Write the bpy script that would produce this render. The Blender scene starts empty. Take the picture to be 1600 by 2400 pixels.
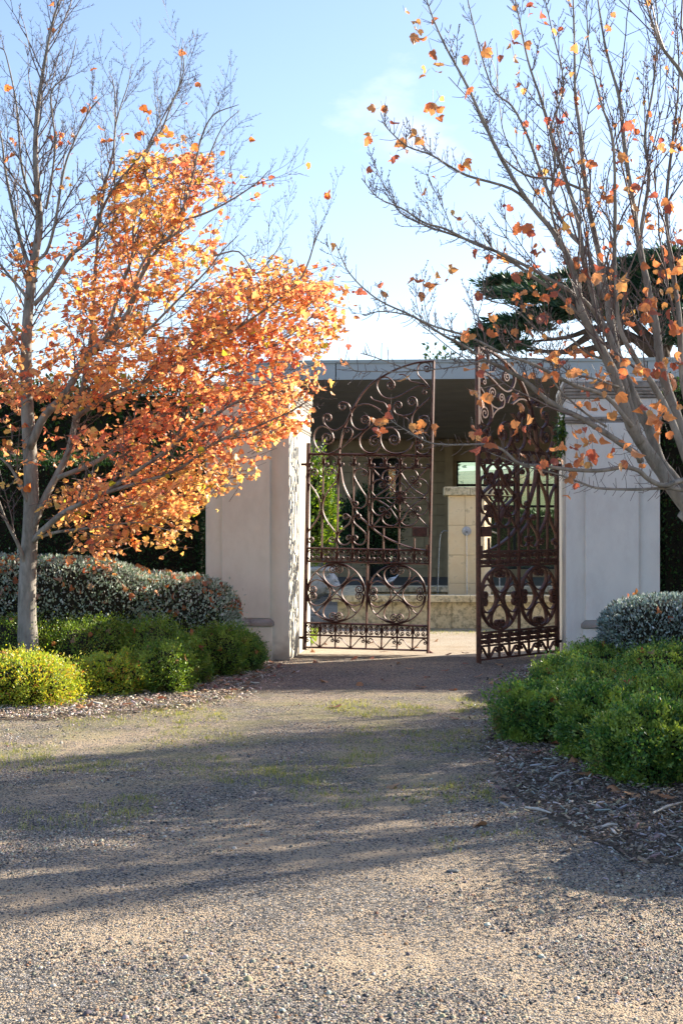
import bpy, math, random
import numpy as np
from mathutils import Vector, Matrix, noise as mnoise

random.seed(7)
rng = np.random.default_rng(11)
S = bpy.context.scene
COL = S.collection
R = math.radians
F = 3333.333          # focal length in photograph pixels
EYE = 1.70
HZ = 1250.0           # horizon row


def P(px, py, d):
    """photograph point seen at distance d -> place in the world"""
    return Vector(((px - 800.0) / F * d, d, EYE - (py - HZ) / F * d))


def Gd(px, py, z=0.0):
    """point of the level z seen at a photograph point"""
    d = (EYE - z) * F / (py - HZ)
    return Vector(((px - 800.0) / F * d, d, z))


# ------------------------------------------------------------------ camera
cd = bpy.data.cameras.new('camera')
cam = bpy.data.objects.new('camera', cd)
COL.objects.link(cam)
cam.location = (0, 0, EYE)
cam.rotation_euler = (R(90), 0, 0)
cd.sensor_fit = 'VERTICAL'
cd.sensor_height = 36.0
cd.lens = 50.0
cd.shift_y = 50.0 / 2400.0
cd.clip_start = 0.1
cd.clip_end = 3000
S.camera = cam

# ------------------------------------------------------------------ light
SUN_EL = 24.0
SUNV = Vector((0.85, 0.53, 0)).normalized() * math.cos(R(SUN_EL)) + Vector((0, 0, math.sin(R(SUN_EL))))
w = bpy.data.worlds.new('World')
S.world = w
w.use_nodes = True
wn, wl = w.node_tree.nodes, w.node_tree.links
wn.clear()
sky = wn.new('ShaderNodeTexSky')
sky.sky_type = 'NISHITA'
sky.sun_disc = False
sky.sun_elevation = R(SUN_EL)
sky.sun_rotation = math.atan2(SUNV.x, SUNV.y)
sky.air_density = 1.0
sky.dust_density = 0.7
sky.ozone_density = 2.2
bg = wn.new('ShaderNodeBackground')
bg.inputs['Strength'].default_value = 0.100
wo = wn.new('ShaderNodeOutputWorld')
# thin wisps of cloud all round the sky
tc = wn.new('ShaderNodeTexCoord')
mp = wn.new('ShaderNodeMapping')
mp.inputs['Scale'].default_value = (1.0, 1.0, 2.2)
mp.inputs['Location'].default_value = (0.35, 0.1, 0.22)
nz = wn.new('ShaderNodeTexNoise')
nz.inputs['Scale'].default_value = 5.5
nz.inputs['Detail'].default_value = 7
nz.inputs['Roughness'].default_value = 0.55
cr = wn.new('ShaderNodeValToRGB')
cr.color_ramp.elements[0].position = 0.60
cr.color_ramp.elements[0].color = (0, 0, 0, 1)
cr.color_ramp.elements[1].position = 0.80
cr.color_ramp.elements[1].color = (0.6, 0.6, 0.6, 1)
mx = wn.new('ShaderNodeMix')
mx.data_type = 'RGBA'
mx.inputs[7].default_value = (5.6, 5.7, 6.0, 1)
wl.new(tc.outputs['Generated'], mp.inputs['Vector'])
wl.new(mp.outputs['Vector'], nz.inputs['Vector'])
wl.new(nz.outputs['Fac'], cr.inputs['Fac'])
wl.new(cr.outputs['Color'], mx.inputs[0])
wl.new(sky.outputs['Color'], mx.inputs[6])
tn = wn.new('ShaderNodeMix')
tn.data_type = 'RGBA'
tn.blend_type = 'MULTIPLY'
tn.inputs[0].default_value = 1.0
tn.inputs[7].default_value = (0.97, 0.91, 0.93, 1)
wl.new(mx.outputs[2], tn.inputs[6])
wl.new(tn.outputs[2], bg.inputs['Color'])
wl.new(bg.outputs['Background'], wo.inputs['Surface'])

sd = bpy.data.lights.new('sun', 'SUN')
sd.energy = 5.0
sd.angle = R(0.53)
sd.color = (1.0, 0.90, 0.76)
sun = bpy.data.objects.new('sun', sd)
COL.objects.link(sun)
sun.rotation_euler = (-SUNV).to_track_quat('-Z', 'Y').to_euler()
sun.location = (20, 12, 15)

S.view_settings.view_transform = 'Standard'
S.view_settings.look = 'None'
S.view_settings.gamma = 1
S.view_settings.use_curve_mapping = False
S.view_settings.exposure = 1.62
S.render.engine = 'CYCLES'
S.cycles.max_bounces = 8
S.cycles.transparent_max_bounces = 12
S.cycles.use_denoising = True


# ------------------------------------------------------------------ helpers
def tag(o, label=None, cat=None, group=None, kind=None):
    if label:
        o['label'] = label
    if cat:
        o['category'] = cat
    if group:
        o['group'] = group
    if kind:
        o['kind'] = kind
    return o


def empty(name, loc=(0, 0, 0), rz=0.0, label=None, cat=None, group=None):
    o = bpy.data.objects.new(name, None)
    o.empty_display_size = 0.2
    COL.objects.link(o)
    o.location = loc
    o.rotation_euler = (0, 0, rz)
    return tag(o, label, cat, group)


def link(name, me, parent=None, mat=None):
    if mat is not None and not me.materials:
        me.materials.append(mat)
    o = bpy.data.objects.new(name, me)
    COL.objects.link(o)
    if parent is not None:
        o.parent = parent
    return o


class MB:
    def __init__(s):
        s.v = []
        s.f = []
        s.sm = False

    def add(s, vs, fs):
        b = len(s.v)
        s.v += [tuple(x) for x in vs]
        s.f += [tuple(i + b for i in f) for f in fs]
        return s

    def box(s, x0, x1, y0, y1, z0, z1):
        vs = [(x0, y0, z0), (x1, y0, z0), (x1, y1, z0), (x0, y1, z0),
              (x0, y0, z1), (x1, y0, z1), (x1, y1, z1), (x0, y1, z1)]
        fs = [(0, 3, 2, 1), (4, 5, 6, 7), (0, 1, 5, 4), (1, 2, 6, 5), (2, 3, 7, 6), (3, 0, 4, 7)]
        return s.add(vs, fs)

    def tube(s, pts, rad, n=6, cap=True):
        pts = [Vector(p) for p in pts]
        if isinstance(rad, (int, float)):
            rad = [rad] * len(pts)
        t0 = (pts[1] - pts[0]).normalized()
        a = Vector((0, 0, 1)) if abs(t0.z) < 0.9 else Vector((1, 0, 0))
        nrm = t0.cross(a).normalized()
        vs = []
        for i, p in enumerate(pts):
            if i == 0:
                t = t0
            elif i == len(pts) - 1:
                t = (pts[i] - pts[i - 1]).normalized()
            else:
                t = (pts[i + 1] - pts[i - 1])
                t = t.normalized() if t.length > 1e-9 else t0
            nrm = nrm - t * nrm.dot(t)
            nrm = nrm.normalized() if nrm.length > 1e-6 else t.orthogonal().normalized()
            b = t.cross(nrm)
            for k in range(n):
                an = 2 * math.pi * k / n
                vs.append(p + (nrm * math.cos(an) + b * math.sin(an)) * rad[i])
        fs = []
        for i in range(len(pts) - 1):
            for k in range(n):
                k2 = (k + 1) % n
                fs.append((i * n + k, i * n + k2, (i + 1) * n + k2, (i + 1) * n + k))
        if cap:
            fs.append(tuple(range(n - 1, -1, -1)))
            m = (len(pts) - 1) * n
            fs.append(tuple(m + k for k in range(n)))
        return s.add(vs, fs)

    def lathe(s, prof, n=24, c=(0, 0)):
        vs, fs = [], []
        for (r, z) in prof:
            for k in range(n):
                a = 2 * math.pi * k / n
                vs.append((c[0] + r * math.cos(a), c[1] + r * math.sin(a), z))
        for i in range(len(prof) - 1):
            for k in range(n):
                k2 = (k + 1) % n
                fs.append((i * n + k, i * n + k2, (i + 1) * n + k2, (i + 1) * n + k))
        fs.append(tuple(range(n - 1, -1, -1)))
        m = (len(prof) - 1) * n
        fs.append(tuple(m + k for k in range(n)))
        return s.add(vs, fs)

    def mesh(s, name, mat=None, smooth=False):
        me = bpy.data.meshes.new(name)
        me.from_pydata(s.v, [], s.f)
        if smooth:
            me.polygons.foreach_set('use_smooth', [True] * len(me.polygons))
        if mat is not None:
            me.materials.append(mat)
        me.update()
        return me

    def build(s, name, mat, parent=None, smooth=False, bevel=0.0):
        o = link(name, s.mesh(name, mat, smooth), parent)
        if bevel > 0:
            m = o.modifiers.new('bevel', 'BEVEL')
            m.width = bevel
            m.segments = 2
            m.limit_method = 'ANGLE'
        return o


def box(name, x0, x1, y0, y1, z0, z1, mat, parent=None, bevel=0.0):
    return MB().box(x0, x1, y0, y1, z0, z1).build(name, mat, parent, bevel=bevel)


# ------------------------------------------------------------------ materials
def newmat(name):
    m = bpy.data.materials.new(name)
    m.use_nodes = True
    nt = m.node_tree
    bs = nt.nodes.get('Principled BSDF')
    return m, nt, bs


def N(nt, t, **kw):
    n = nt.nodes.new(t)
    for k, v in kw.items():
        if k in n.inputs:
            n.inputs[k].default_value = v
        else:
            setattr(n, k, v)
    return n


def ramp(nt, fac, stops):
    r = nt.nodes.new('ShaderNodeValToRGB')
    e = r.color_ramp.elements
    while len(e) < len(stops):
        e.new(0.5)
    for i, (p, c) in enumerate(stops):
        e[i].position = p
        e[i].color = (c[0], c[1], c[2], 1)
    nt.links.new(fac, r.inputs['Fac'])
    return r.outputs['Color']


def mixc(nt, fac, a, b):
    m = nt.nodes.new('ShaderNodeMix')
    m.data_type = 'RGBA'
    for i, v in ((0, fac), (6, a), (7, b)):
        if hasattr(v, 'is_output') or isinstance(v, bpy.types.NodeSocket):
            nt.links.new(v, m.inputs[i])
        elif i == 0:
            m.inputs[0].default_value = v
        else:
            m.inputs[i].default_value = (v[0], v[1], v[2], 1)
    return m.outputs[2]


def noisy(name, c1, c2, scale=6, rough=0.8, bump=0.2, bscale=40, spec=0.3, stain=None, sscale=2.5,
          stain_lo=0.5, stain_hi=0.75, vec=(1, 1, 1), bdist=0.01, metal=0.0):
    m, nt, bs = newmat(name)
    tcn = N(nt, 'ShaderNodeTexCoord')
    mpn = N(nt, 'ShaderNodeMapping')
    mpn.inputs['Scale'].default_value = vec
    nt.links.new(tcn.outputs['Object'], mpn.inputs['Vector'])
    n1 = N(nt, 'ShaderNodeTexNoise', Scale=scale, Detail=8.0, Roughness=0.6)
    nt.links.new(mpn.outputs['Vector'], n1.inputs['Vector'])
    col = ramp(nt, n1.outputs['Fac'], [(0.3, c1), (0.7, c2)])
    if stain:
        n3 = N(nt, 'ShaderNodeTexNoise', Scale=sscale, Detail=10.0, Roughness=0.72)
        nt.links.new(mpn.outputs['Vector'], n3.inputs['Vector'])
        f = ramp(nt, n3.outputs['Fac'], [(stain_lo, (0, 0, 0)), (stain_hi, (1, 1, 1))])
        col = mixc(nt, f, col, stain)
    nt.links.new(col, bs.inputs['Base Color'])
    bs.inputs['Roughness'].default_value = rough
    bs.inputs['Specular IOR Level'].default_value = spec
    bs.inputs['Metallic'].default_value = metal
    if bump > 0:
        n2 = N(nt, 'ShaderNodeTexNoise', Scale=bscale, Detail=6.0, Roughness=0.65)
        nt.links.new(mpn.outputs['Vector'], n2.inputs['Vector'])
        b = N(nt, 'ShaderNodeBump', Strength=bump, Distance=bdist)
        nt.links.new(n2.outputs['Fac'], b.inputs['Height'])
        nt.links.new(b.outputs['Normal'], bs.inputs['Normal'])
    return m


def leafmat(name, trans=0.45, rough=0.45, tint=(1, 1, 1), spec=0.4, gain=1.0):
    """leaf: colour of each leaf is stored on it; light also shines through"""
    m, nt, bs = newmat(name)
    at = N(nt, 'ShaderNodeAttribute')
    at.attribute_name = 'col'
    nn = N(nt, 'ShaderNodeTexNoise', Scale=60.0, Detail=3.0)
    tcn = N(nt, 'ShaderNodeTexCoord')
    nt.links.new(tcn.outputs['Object'], nn.inputs['Vector'])
    hs = N(nt, 'ShaderNodeHueSaturation')
    mr = N(nt, 'ShaderNodeMapRange')
    mr.inputs[3].default_value = 0.65
    mr.inputs[4].default_value = 1.35
    nt.links.new(nn.outputs['Fac'], mr.inputs[0])
    nt.links.new(mr.outputs[0], hs.inputs['Value'])
    nt.links.new(at.outputs['Color'], hs.inputs['Color'])
    nt.links.new(hs.outputs['Color'], bs.inputs['Base Color'])
    bs.inputs['Roughness'].default_value = rough
    bs.inputs['Specular IOR Level'].default_value = spec
    tr = N(nt, 'ShaderNodeBsdfTranslucent')
    mm = N(nt, 'ShaderNodeMix')
    mm.data_type = 'RGBA'
    mm.blend_type = 'MULTIPLY'
    mm.inputs[0].default_value = 1.0
    mm.inputs[7].default_value = (tint[0] * gain, tint[1] * gain, tint[2] * gain, 1)
    nt.links.new(hs.outputs['Color'], mm.inputs[6])
    nt.links.new(mm.outputs[2], tr.inputs['Color'])
    ms = N(nt, 'ShaderNodeMixShader')
    ms.inputs[0].default_value = trans
    nt.links.new(bs.outputs[0], ms.inputs[1])
    nt.links.new(tr.outputs[0], ms.inputs[2])
    nt.links.new(ms.outputs[0], nt.nodes['Material Output'].inputs['Surface'])
    return m


def attrmat(name, rough=0.8, spec=0.3):
    m, nt, bs = newmat(name)
    at = N(nt, 'ShaderNodeAttribute')
    at.attribute_name = 'col'
    nt.links.new(at.outputs['Color'], bs.inputs['Base Color'])
    bs.inputs['Roughness'].default_value = rough
    bs.inputs['Specular IOR Level'].default_value = spec
    return m


M = {}
M['stucco'] = noisy('stucco', (0.66, 0.63, 0.52), (0.74, 0.71, 0.595), 3.0, 0.9, 0.35, 120, 0.2,
                    stain=(0.53, 0.50, 0.40), sscale=2.2, stain_lo=0.45, stain_hi=0.9, vec=(1.1, 1.1, 0.55), bdist=0.004)
M['stucco_blue'] = noisy('stucco_pale', (0.66, 0.66, 0.62), (0.75, 0.75, 0.70), 3.0, 0.9, 0.35, 120, 0.2,
                         stain=(0.53, 0.51, 0.48), sscale=2.2, stain_lo=0.48, stain_hi=0.9, vec=(1.1, 1.1, 0.55), bdist=0.004)
for k_ in ('stucco', 'stucco_blue'):
    # earth splashed up at the foot of the render
    nt2 = M[k_].node_tree
    bs2 = nt2.nodes['Principled BSDF']
    src = bs2.inputs['Base Color'].links[0].from_socket
    tc2 = N(nt2, 'ShaderNodeTexCoord')
    sp2 = N(nt2, 'ShaderNodeSeparateXYZ')
    nt2.links.new(tc2.outputs['Object'], sp2.inputs[0])
    n2_ = N(nt2, 'ShaderNodeTexNoise', Scale=7.0, Detail=8.0)
    nt2.links.new(tc2.outputs['Object'], n2_.inputs['Vector'])
    ma = N(nt2, 'ShaderNodeMath', operation='MULTIPLY_ADD')
    nt2.links.new(n2_.outputs['Fac'], ma.inputs[0])
    ma.inputs[1].default_value = 0.6
    nt2.links.new(sp2.outputs[2], ma.inputs[2])
    fz = ramp(nt2, ma.outputs[0], [(0.30, (0.75, 0.75, 0.75)), (0.62, (0, 0, 0))])
    nt2.links.new(mixc(nt2, fz, src, (0.30, 0.255, 0.20)), bs2.inputs['Base Color'])
M['moulding'] = noisy('moulding', (0.24, 0.22, 0.19), (0.36, 0.33, 0.29), 7.0, 0.9, 0.4, 90, 0.2,
                      stain=(0.12, 0.11, 0.095), sscale=6, stain_lo=0.5, stain_hi=0.7)
M['iron'] = noisy('rusty_iron', (0.048, 0.017, 0.012), (0.12, 0.042, 0.026), 30, 0.50, 0.35, 220, 0.35,
                  stain=(0.035, 0.014, 0.012), sscale=22, stain_lo=0.5, stain_hi=0.65, bdist=0.002, metal=0.1)
M['fascia'] = noisy('fascia_paint', (0.36, 0.39, 0.40), (0.42, 0.45, 0.46), 1.5, 0.6, 0.05, 30, 0.3)
M['fascia_cap'] = noisy('fascia_cap', (0.30, 0.33, 0.32), (0.38, 0.41, 0.40), 1.5, 0.5, 0.05, 30, 0.3)
M['soffit'] = noisy('soffit', (0.30, 0.265, 0.20), (0.38, 0.335, 0.26), 1.0, 0.8, 0.05, 20, 0.2)
M['sandstone'] = noisy('sandstone', (0.27, 0.215, 0.135), (0.38, 0.31, 0.195), 2.0, 0.9, 0.3, 30, 0.2)
M['limestone'] = noisy('limestone', (0.76, 0.59, 0.35), (0.85, 0.70, 0.46), 5.0, 0.9, 0.5, 35, 0.2,
                       stain=(0.36, 0.26, 0.13), sscale=5, stain_lo=0.56, stain_hi=0.72, bdist=0.01)
M['lichen_stone'] = noisy('lichen_stone', (0.60, 0.50, 0.31), (0.76, 0.66, 0.45), 5.0, 0.95, 0.7, 45, 0.2,
                          stain=(0.10, 0.09, 0.06), sscale=11, stain_lo=0.47, stain_hi=0.68, bdist=0.012)
M['grey_stone'] = noisy('grey_stone', (0.38, 0.39, 0.40), (0.56, 0.57, 0.57), 7.0, 0.9, 0.6, 50, 0.2,
                        stain=(0.14, 0.15, 0.14), sscale=9, stain_lo=0.5, stain_hi=0.75)
M['dark_frame'] = noisy('dark_frame', (0.02, 0.022, 0.022), (0.035, 0.038, 0.036), 5, 0.5, 0.0)
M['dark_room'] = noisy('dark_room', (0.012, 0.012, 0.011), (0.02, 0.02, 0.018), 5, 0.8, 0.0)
M['bark'] = noisy('bark', (0.14, 0.125, 0.105), (0.34, 0.31, 0.265), 14, 0.85, 0.7, 55, 0.3,
                  stain=(0.10, 0.10, 0.075), sscale=9, stain_lo=0.52, stain_hi=0.7, vec=(1, 1, 0.35), bdist=0.008)
M['twig'] = noisy('twig_bark', (0.085, 0.062, 0.055), (0.17, 0.125, 0.11), 20, 0.6, 0.2, 90, 0.4)
M['conifer_bark'] = noisy('conifer_bark', (0.05, 0.035, 0.025), (0.10, 0.07, 0.05), 4, 0.9, 0.3, 20)
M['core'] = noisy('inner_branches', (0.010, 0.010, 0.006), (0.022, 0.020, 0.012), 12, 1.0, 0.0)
M['maple_leaf'] = leafmat('maple_leaf', 0.55, 0.42, (1.12, 0.92, 0.70), 0.35, gain=1.2)
M['shrub_leaf'] = leafmat('shrub_leaf', 0.38, 0.42, (1.2, 1.1, 0.5), 0.5, gain=1.2)
M['grey_leaf'] = leafmat('grey_leaf', 0.22, 0.5, (1.0, 1.0, 0.85), 0.4)
M['hedge_leaf'] = leafmat('hedge_leaf', 0.15, 0.5, (1.2, 1.2, 0.5), 0.25)
M['stones'] = attrmat('stones', 0.85, 0.3)
M['chips'] = attrmat('wood_chips', 0.8, 0.3)
M['drop'] = None
m_, nt_, bs_ = newmat('water')
bs_.inputs['Base Color'].default_value = (0.02, 0.03, 0.03, 1)
bs_.inputs['Roughness'].default_value = 0.05
nn_ = N(nt_, 'ShaderNodeTexNoise', Scale=9.0, Detail=3.0)
bb_ = N(nt_, 'ShaderNodeBump', Strength=0.3, Distance=0.02)
nt_.links.new(nn_.outputs['Fac'], bb_.inputs['Height'])
nt_.links.new(bb_.outputs['Normal'], bs_.inputs['Normal'])
M['water'] = m_
m_, nt_, bs_ = newmat('falling_water')
bs_.inputs['Base Color'].default_value = (0.75, 0.8, 0.82, 1)
bs_.inputs['Roughness'].default_value = 0.15
bs_.inputs['Alpha'].default_value = 0.55
M['stream'] = m_
m_, nt_, bs_ = newmat('window_glass')
gl = N(nt_, 'ShaderNodeBsdfGlossy', Roughness=0.02)
gl.inputs['Color'].default_value = (0.8, 0.9, 0.9, 1)
tp = N(nt_, 'ShaderNodeBsdfTransparent')
tp.inputs['Color'].default_value = (0.70, 0.80, 0.74, 1)
fr = N(nt_, 'ShaderNodeFresnel', IOR=1.5)
ms_ = N(nt_, 'ShaderNodeMixShader')
ad = N(nt_, 'ShaderNodeMath')
ad.inputs[1].default_value = 0.12
nt_.links.new(fr.outputs[0], ad.inputs[0])
nt_.links.new(ad.outputs[0], ms_.inputs[0])
nt_.links.new(tp.outputs[0], ms_.inputs[1])
nt_.links.new(gl.outputs[0], ms_.inputs[2])
nt_.links.new(ms_.outputs[0], nt_.nodes['Material Output'].inputs['Surface'])
M['glass'] = m_


def gravel_material():
    m, nt, bs = newmat('gravel')
    L = nt.links
    g = N(nt, 'ShaderNodeNewGeometry')
    pos = g.outputs['Position']

    def no(scale, det=5.0, ro=0.6):
        n = N(nt, 'ShaderNodeTexNoise', Scale=scale, Detail=det, Roughness=ro)
        L.new(pos, n.inputs['Vector'])
        return n.outputs['Fac']

    def vo(scale, feat='F1'):
        n = N(nt, 'ShaderNodeTexVoronoi', Scale=scale)
        n.feature = feat
        L.new(pos, n.inputs['Vector'])
        return n
    v1 = vo(115)
    v2 = vo(48)
    # stones: each cell its own grey, brown or rust tone
    sep = N(nt, 'ShaderNodeSeparateColor')
    L.new(v1.outputs['Color'], sep.inputs[0])
    stones = ramp(nt, sep.outputs[0], [(0.0, (0.03, 0.03, 0.033)), (0.25, (0.08, 0.078, 0.075)),
                                      (0.55, (0.16, 0.145, 0.125)), (0.8, (0.26, 0.235, 0.20)),
                                      (1.0, (0.42, 0.39, 0.35))])
    sand = ramp(nt, no(220, 3), [(0.3, (0.38, 0.285, 0.185)), (0.7, (0.55, 0.43, 0.29))])
    # where sand shows between the stones: broad worn patches
    pf = ramp(nt, no(0.85, 7, 0.62), [(0.42, (0, 0, 0)), (0.62, (1, 1, 1))])
    sep2 = N(nt, 'ShaderNodeSeparateColor')
    L.new(v2.outputs['Color'], sep2.inputs[0])
    sx0 = N(nt, 'ShaderNodeSeparateXYZ')
    L.new(pos, sx0.inputs[0])
    fa = N(nt, 'ShaderNodeMapRange')
    fa.inputs[1].default_value = 8.0
    fa.inputs[2].default_value = 13.0
    fa.inputs[3].default_value = 1.0
    fa.inputs[4].default_value = 0.45
    L.new(sx0.outputs[1], fa.inputs[0])
    pm = N(nt, 'ShaderNodeMath', operation='MULTIPLY')
    L.new(pf, pm.inputs[0])
    L.new(fa.outputs[0], pm.inputs[1])
    rnd = N(nt, 'ShaderNodeMath', operation='MULTIPLY')
    L.new(pm.outputs[0], rnd.inputs[0])
    rnd.inputs[1].default_value = 0.75
    ad = N(nt, 'ShaderNodeMath', operation='ADD')
    L.new(rnd.outputs[0], ad.inputs[0])
    ad.inputs[1].default_value = 0.16
    ls = N(nt, 'ShaderNodeMath', operation='LESS_THAN')
    L.new(sep.outputs[1], ls.inputs[0])
    L.new(ad.outputs[0], ls.inputs[1])
    col = mixc(nt, ls.outputs[0], stones, sand)
    # moss and short grass tint in the stretch before the gates
    sx = N(nt, 'ShaderNodeSeparateXYZ')
    L.new(pos, sx.inputs[0])
    a1 = N(nt, 'ShaderNodeMapRange')
    a1.inputs[1].default_value = 8.4
    a1.inputs[2].default_value = 11.0
    L.new(sx.outputs[1], a1.inputs[0])
    a2 = N(nt, 'ShaderNodeMapRange')
    a2.inputs[1].default_value = 16.0
    a2.inputs[2].default_value = 14.0
    L.new(sx.outputs[1], a2.inputs[0])
    mm = N(nt, 'ShaderNodeMath', operation='MULTIPLY')
    L.new(a1.outputs[0], mm.inputs[0])
    L.new(a2.outputs[0], mm.inputs[1])
    gf = ramp(nt, no(1.6, 8, 0.7), [(0.44, (0, 0, 0)), (0.66, (1, 1, 1))])
    m3 = N(nt, 'ShaderNodeMath', operation='MULTIPLY')
    L.new(mm.outputs[0], m3.inputs[0])
    L.new(gf, m3.inputs[1])
    m4 = N(nt, 'ShaderNodeMath', operation='MULTIPLY')
    L.new(m3.outputs[0], m4.inputs[0])
    m4.inputs[1].default_value = 0.55
    col = mixc(nt, m4.outputs[0], col, (0.33, 0.31, 0.12))
    big = ramp(nt, no(0.35, 3), [(0.3, (0.80, 0.80, 0.82)), (0.7, (1, 1, 1))])
    mu = N(nt, 'ShaderNodeMix')
    mu.data_type = 'RGBA'
    mu.blend_type = 'MULTIPLY'
    mu.inputs[0].default_value = 1
    L.new(col, mu.inputs[6])
    L.new(big, mu.inputs[7])
    L.new(mu.outputs[2], bs.inputs['Base Color'])
    bs.inputs['Roughness'].default_value = 0.95
    bs.inputs['Specular IOR Level'].default_value = 0.1
    iv = N(nt, 'ShaderNodeMath', operation='SUBTRACT')
    iv.inputs[0].default_value = 1.0
    L.new(v1.outputs['Distance'], iv.inputs[1])
    h2 = N(nt, 'ShaderNodeMath', operation='MULTIPLY_ADD')
    L.new(no(14, 6, 0.7), h2.inputs[0])
    h2.inputs[1].default_value = 2.4
    L.new(iv.outputs[0], h2.inputs[2])
    b = N(nt, 'ShaderNodeBump', Strength=0.8, Distance=0.009)
    L.new(h2.outputs[0], b.inputs['Height'])
    L.new(b.outputs['Normal'], bs.inputs['Normal'])
    return m


M['gravel'] = gravel_material()
M['mulch'] = noisy('mulch_soil', (0.08, 0.062, 0.048), (0.22, 0.18, 0.14), 38, 0.95, 0.9, 60, 0.1, bdist=0.03)
M['lawn'] = noisy('lawn', (0.10, 0.16, 0.02), (0.20, 0.27, 0.04), 25, 0.9, 0.6, 90, 0.2, bdist=0.03)
M['hill'] = noisy('hill_grass', (0.16, 0.16, 0.07), (0.34, 0.29, 0.14), 0.12, 0.95, 0.0)
M['lead'] = noisy('mast_metal', (0.12, 0.13, 0.13), (0.2, 0.2, 0.2), 5, 0.5, 0.0)


# ------------------------------------------------------------------ scattered leaves (numpy)
def scatter(name, pos, ydir, nrm, size, col, mat, tmpl_v, tmpl_f, parent=None, wid=1.0):
    n = len(pos)
    tv = np.asarray(tmpl_v, float)
    if tv.ndim == 2:
        tv = tv[None]
    which = rng.integers(0, len(tv), n)
    k = tv.shape[1]
    y = ydir / (np.linalg.norm(ydir, axis=1, keepdims=True) + 1e-9)
    x = np.cross(y, nrm)
    x /= (np.linalg.norm(x, axis=1, keepdims=True) + 1e-9)
    z = np.cross(x, y)
    t = tv[which] * np.asarray(size)[:, None, None]
    V = pos[:, None, :] + t[:, :, 0:1] * wid * x[:, None, :] + t[:, :, 1:2] * y[:, None, :] + t[:, :, 2:3] * z[:, None, :]
    V = V.reshape(-1, 3)
    tf = np.asarray(tmpl_f, int)
    Fc = (tf[None] + (np.arange(n) * k)[:, None, None]).reshape(-1, tf.shape[1])
    me = bpy.data.meshes.new(name)
    nv, nf, q = len(V), len(Fc), tf.shape[1]
    me.vertices.add(nv)
    me.vertices.foreach_set('co', V.astype(np.float32).ravel())
    me.loops.add(nf * q)
    me.loops.foreach_set('vertex_index', Fc.astype(np.int32).ravel())
    me.polygons.add(nf)
    me.polygons.foreach_set('loop_start', (np.arange(nf) * q).astype(np.int32))
    me.update(calc_edges=True)
    at = me.color_attributes.new('col', 'FLOAT_COLOR', 'POINT')
    C4 = np.ones((n, k, 4), np.float32)
    C4[:, :, :3] = np.asarray(col)[:, None, :]
    at.data.foreach_set('color', C4.ravel())
    me.validate()
    return link(name, me, parent, mat)


LEAF_V = [(0, 0, 0), (-0.26, 0.45, 0.07), (0, 1, -0.03), (0.26, 0.45, 0.07)]
LEAF_F = [(0, 3, 2), (0, 2, 1)]
NEEDLE_V = [(0, 0, 0), (-0.10, 0.5, 0.03), (0, 1, 0), (0.10, 0.5, 0.03)]


def maple_outline():
    half = [(0.03, 0.0), (0.22, -0.06), (0.36, 0.06), (0.47, 0.16), (0.44, 0.27), (0.54, 0.50), (0.40, 0.50),
            (0.29, 0.58), (0.26, 0.74), (0.0, 0.98)]
    out = half + [(-x, y) for x, y in half[-2::-1]]
    return out


MO = maple_outline()
MAPLE_V = []
for kk in range(6):
    rr = random.Random(kk)
    a, b, c = rr.uniform(-0.9, 0.9), rr.uniform(-1.1, 1.1), rr.uniform(0.2, 0.95)
    vv = [(0, 0.32, 0)]
    for (x, y) in MO:
        x *= 0.85 + 0.3 * rr.random()
        y *= 0.92 + 0.16 * rr.random()
        xx = x * (0.75 + 0.25 * math.cos(c * 3 * x))
        vv.append((xx, y, a * x * x + b * (y - 0.32) ** 2 - c * abs(x) * 0.6))
    MAPLE_V.append(vv)
MAPLE_F = [(0, i, i + 1) for i in range(1, len(MO))] + [(0, len(MO), 1)]


def pick(cols, n, w=None, jit=0.12):
    cols = np.asarray(cols, float)
    if w is not None:
        w = np.asarray(w, float)
        w = w / w.sum()
    idx = rng.choice(len(cols), n, p=w)
    c = cols[idx] * (1 + rng.normal(0, jit, (n, 1))) * (1 + rng.normal(0, jit * 0.4, (n, 3)))
    return np.clip(c, 0.003, 0.95)


def lump(D, seed, f=2.3, amp=0.12):
    """smooth bumpiness over directions"""
    r = np.random.default_rng(seed)
    s = np.zeros(len(D))
    for k in range(7):
        v = r.normal(0, f * (1 + 0.35 * k), 3)
        s += np.sin(D @ v + r.uniform(0, 6.28)) / (1 + 0.4 * k)
    return 1 + amp * s / 2.0


def ico_core(name, c, rad, seed, mat, parent, shrink=0.86, zmin=0.0, amp=0.12, f=2.3):
    import bmesh
    bm = bmesh.new()
    bmesh.ops.create_icosphere(bm, subdivisions=4, radius=1)
    D = np.array([v.co[:] for v in bm.verts])
    L = lump(D, seed, f, amp) * shrink
    for i, v in enumerate(bm.verts):
        p = np.array(c) + D[i] * L[i] * np.array(rad)
        v.co = (p[0], p[1], max(p[2], zmin))
    me = bpy.data.meshes.new(name)
    bm.to_mesh(me)
    bm.free()
    return link(name, me, parent, mat)


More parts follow.
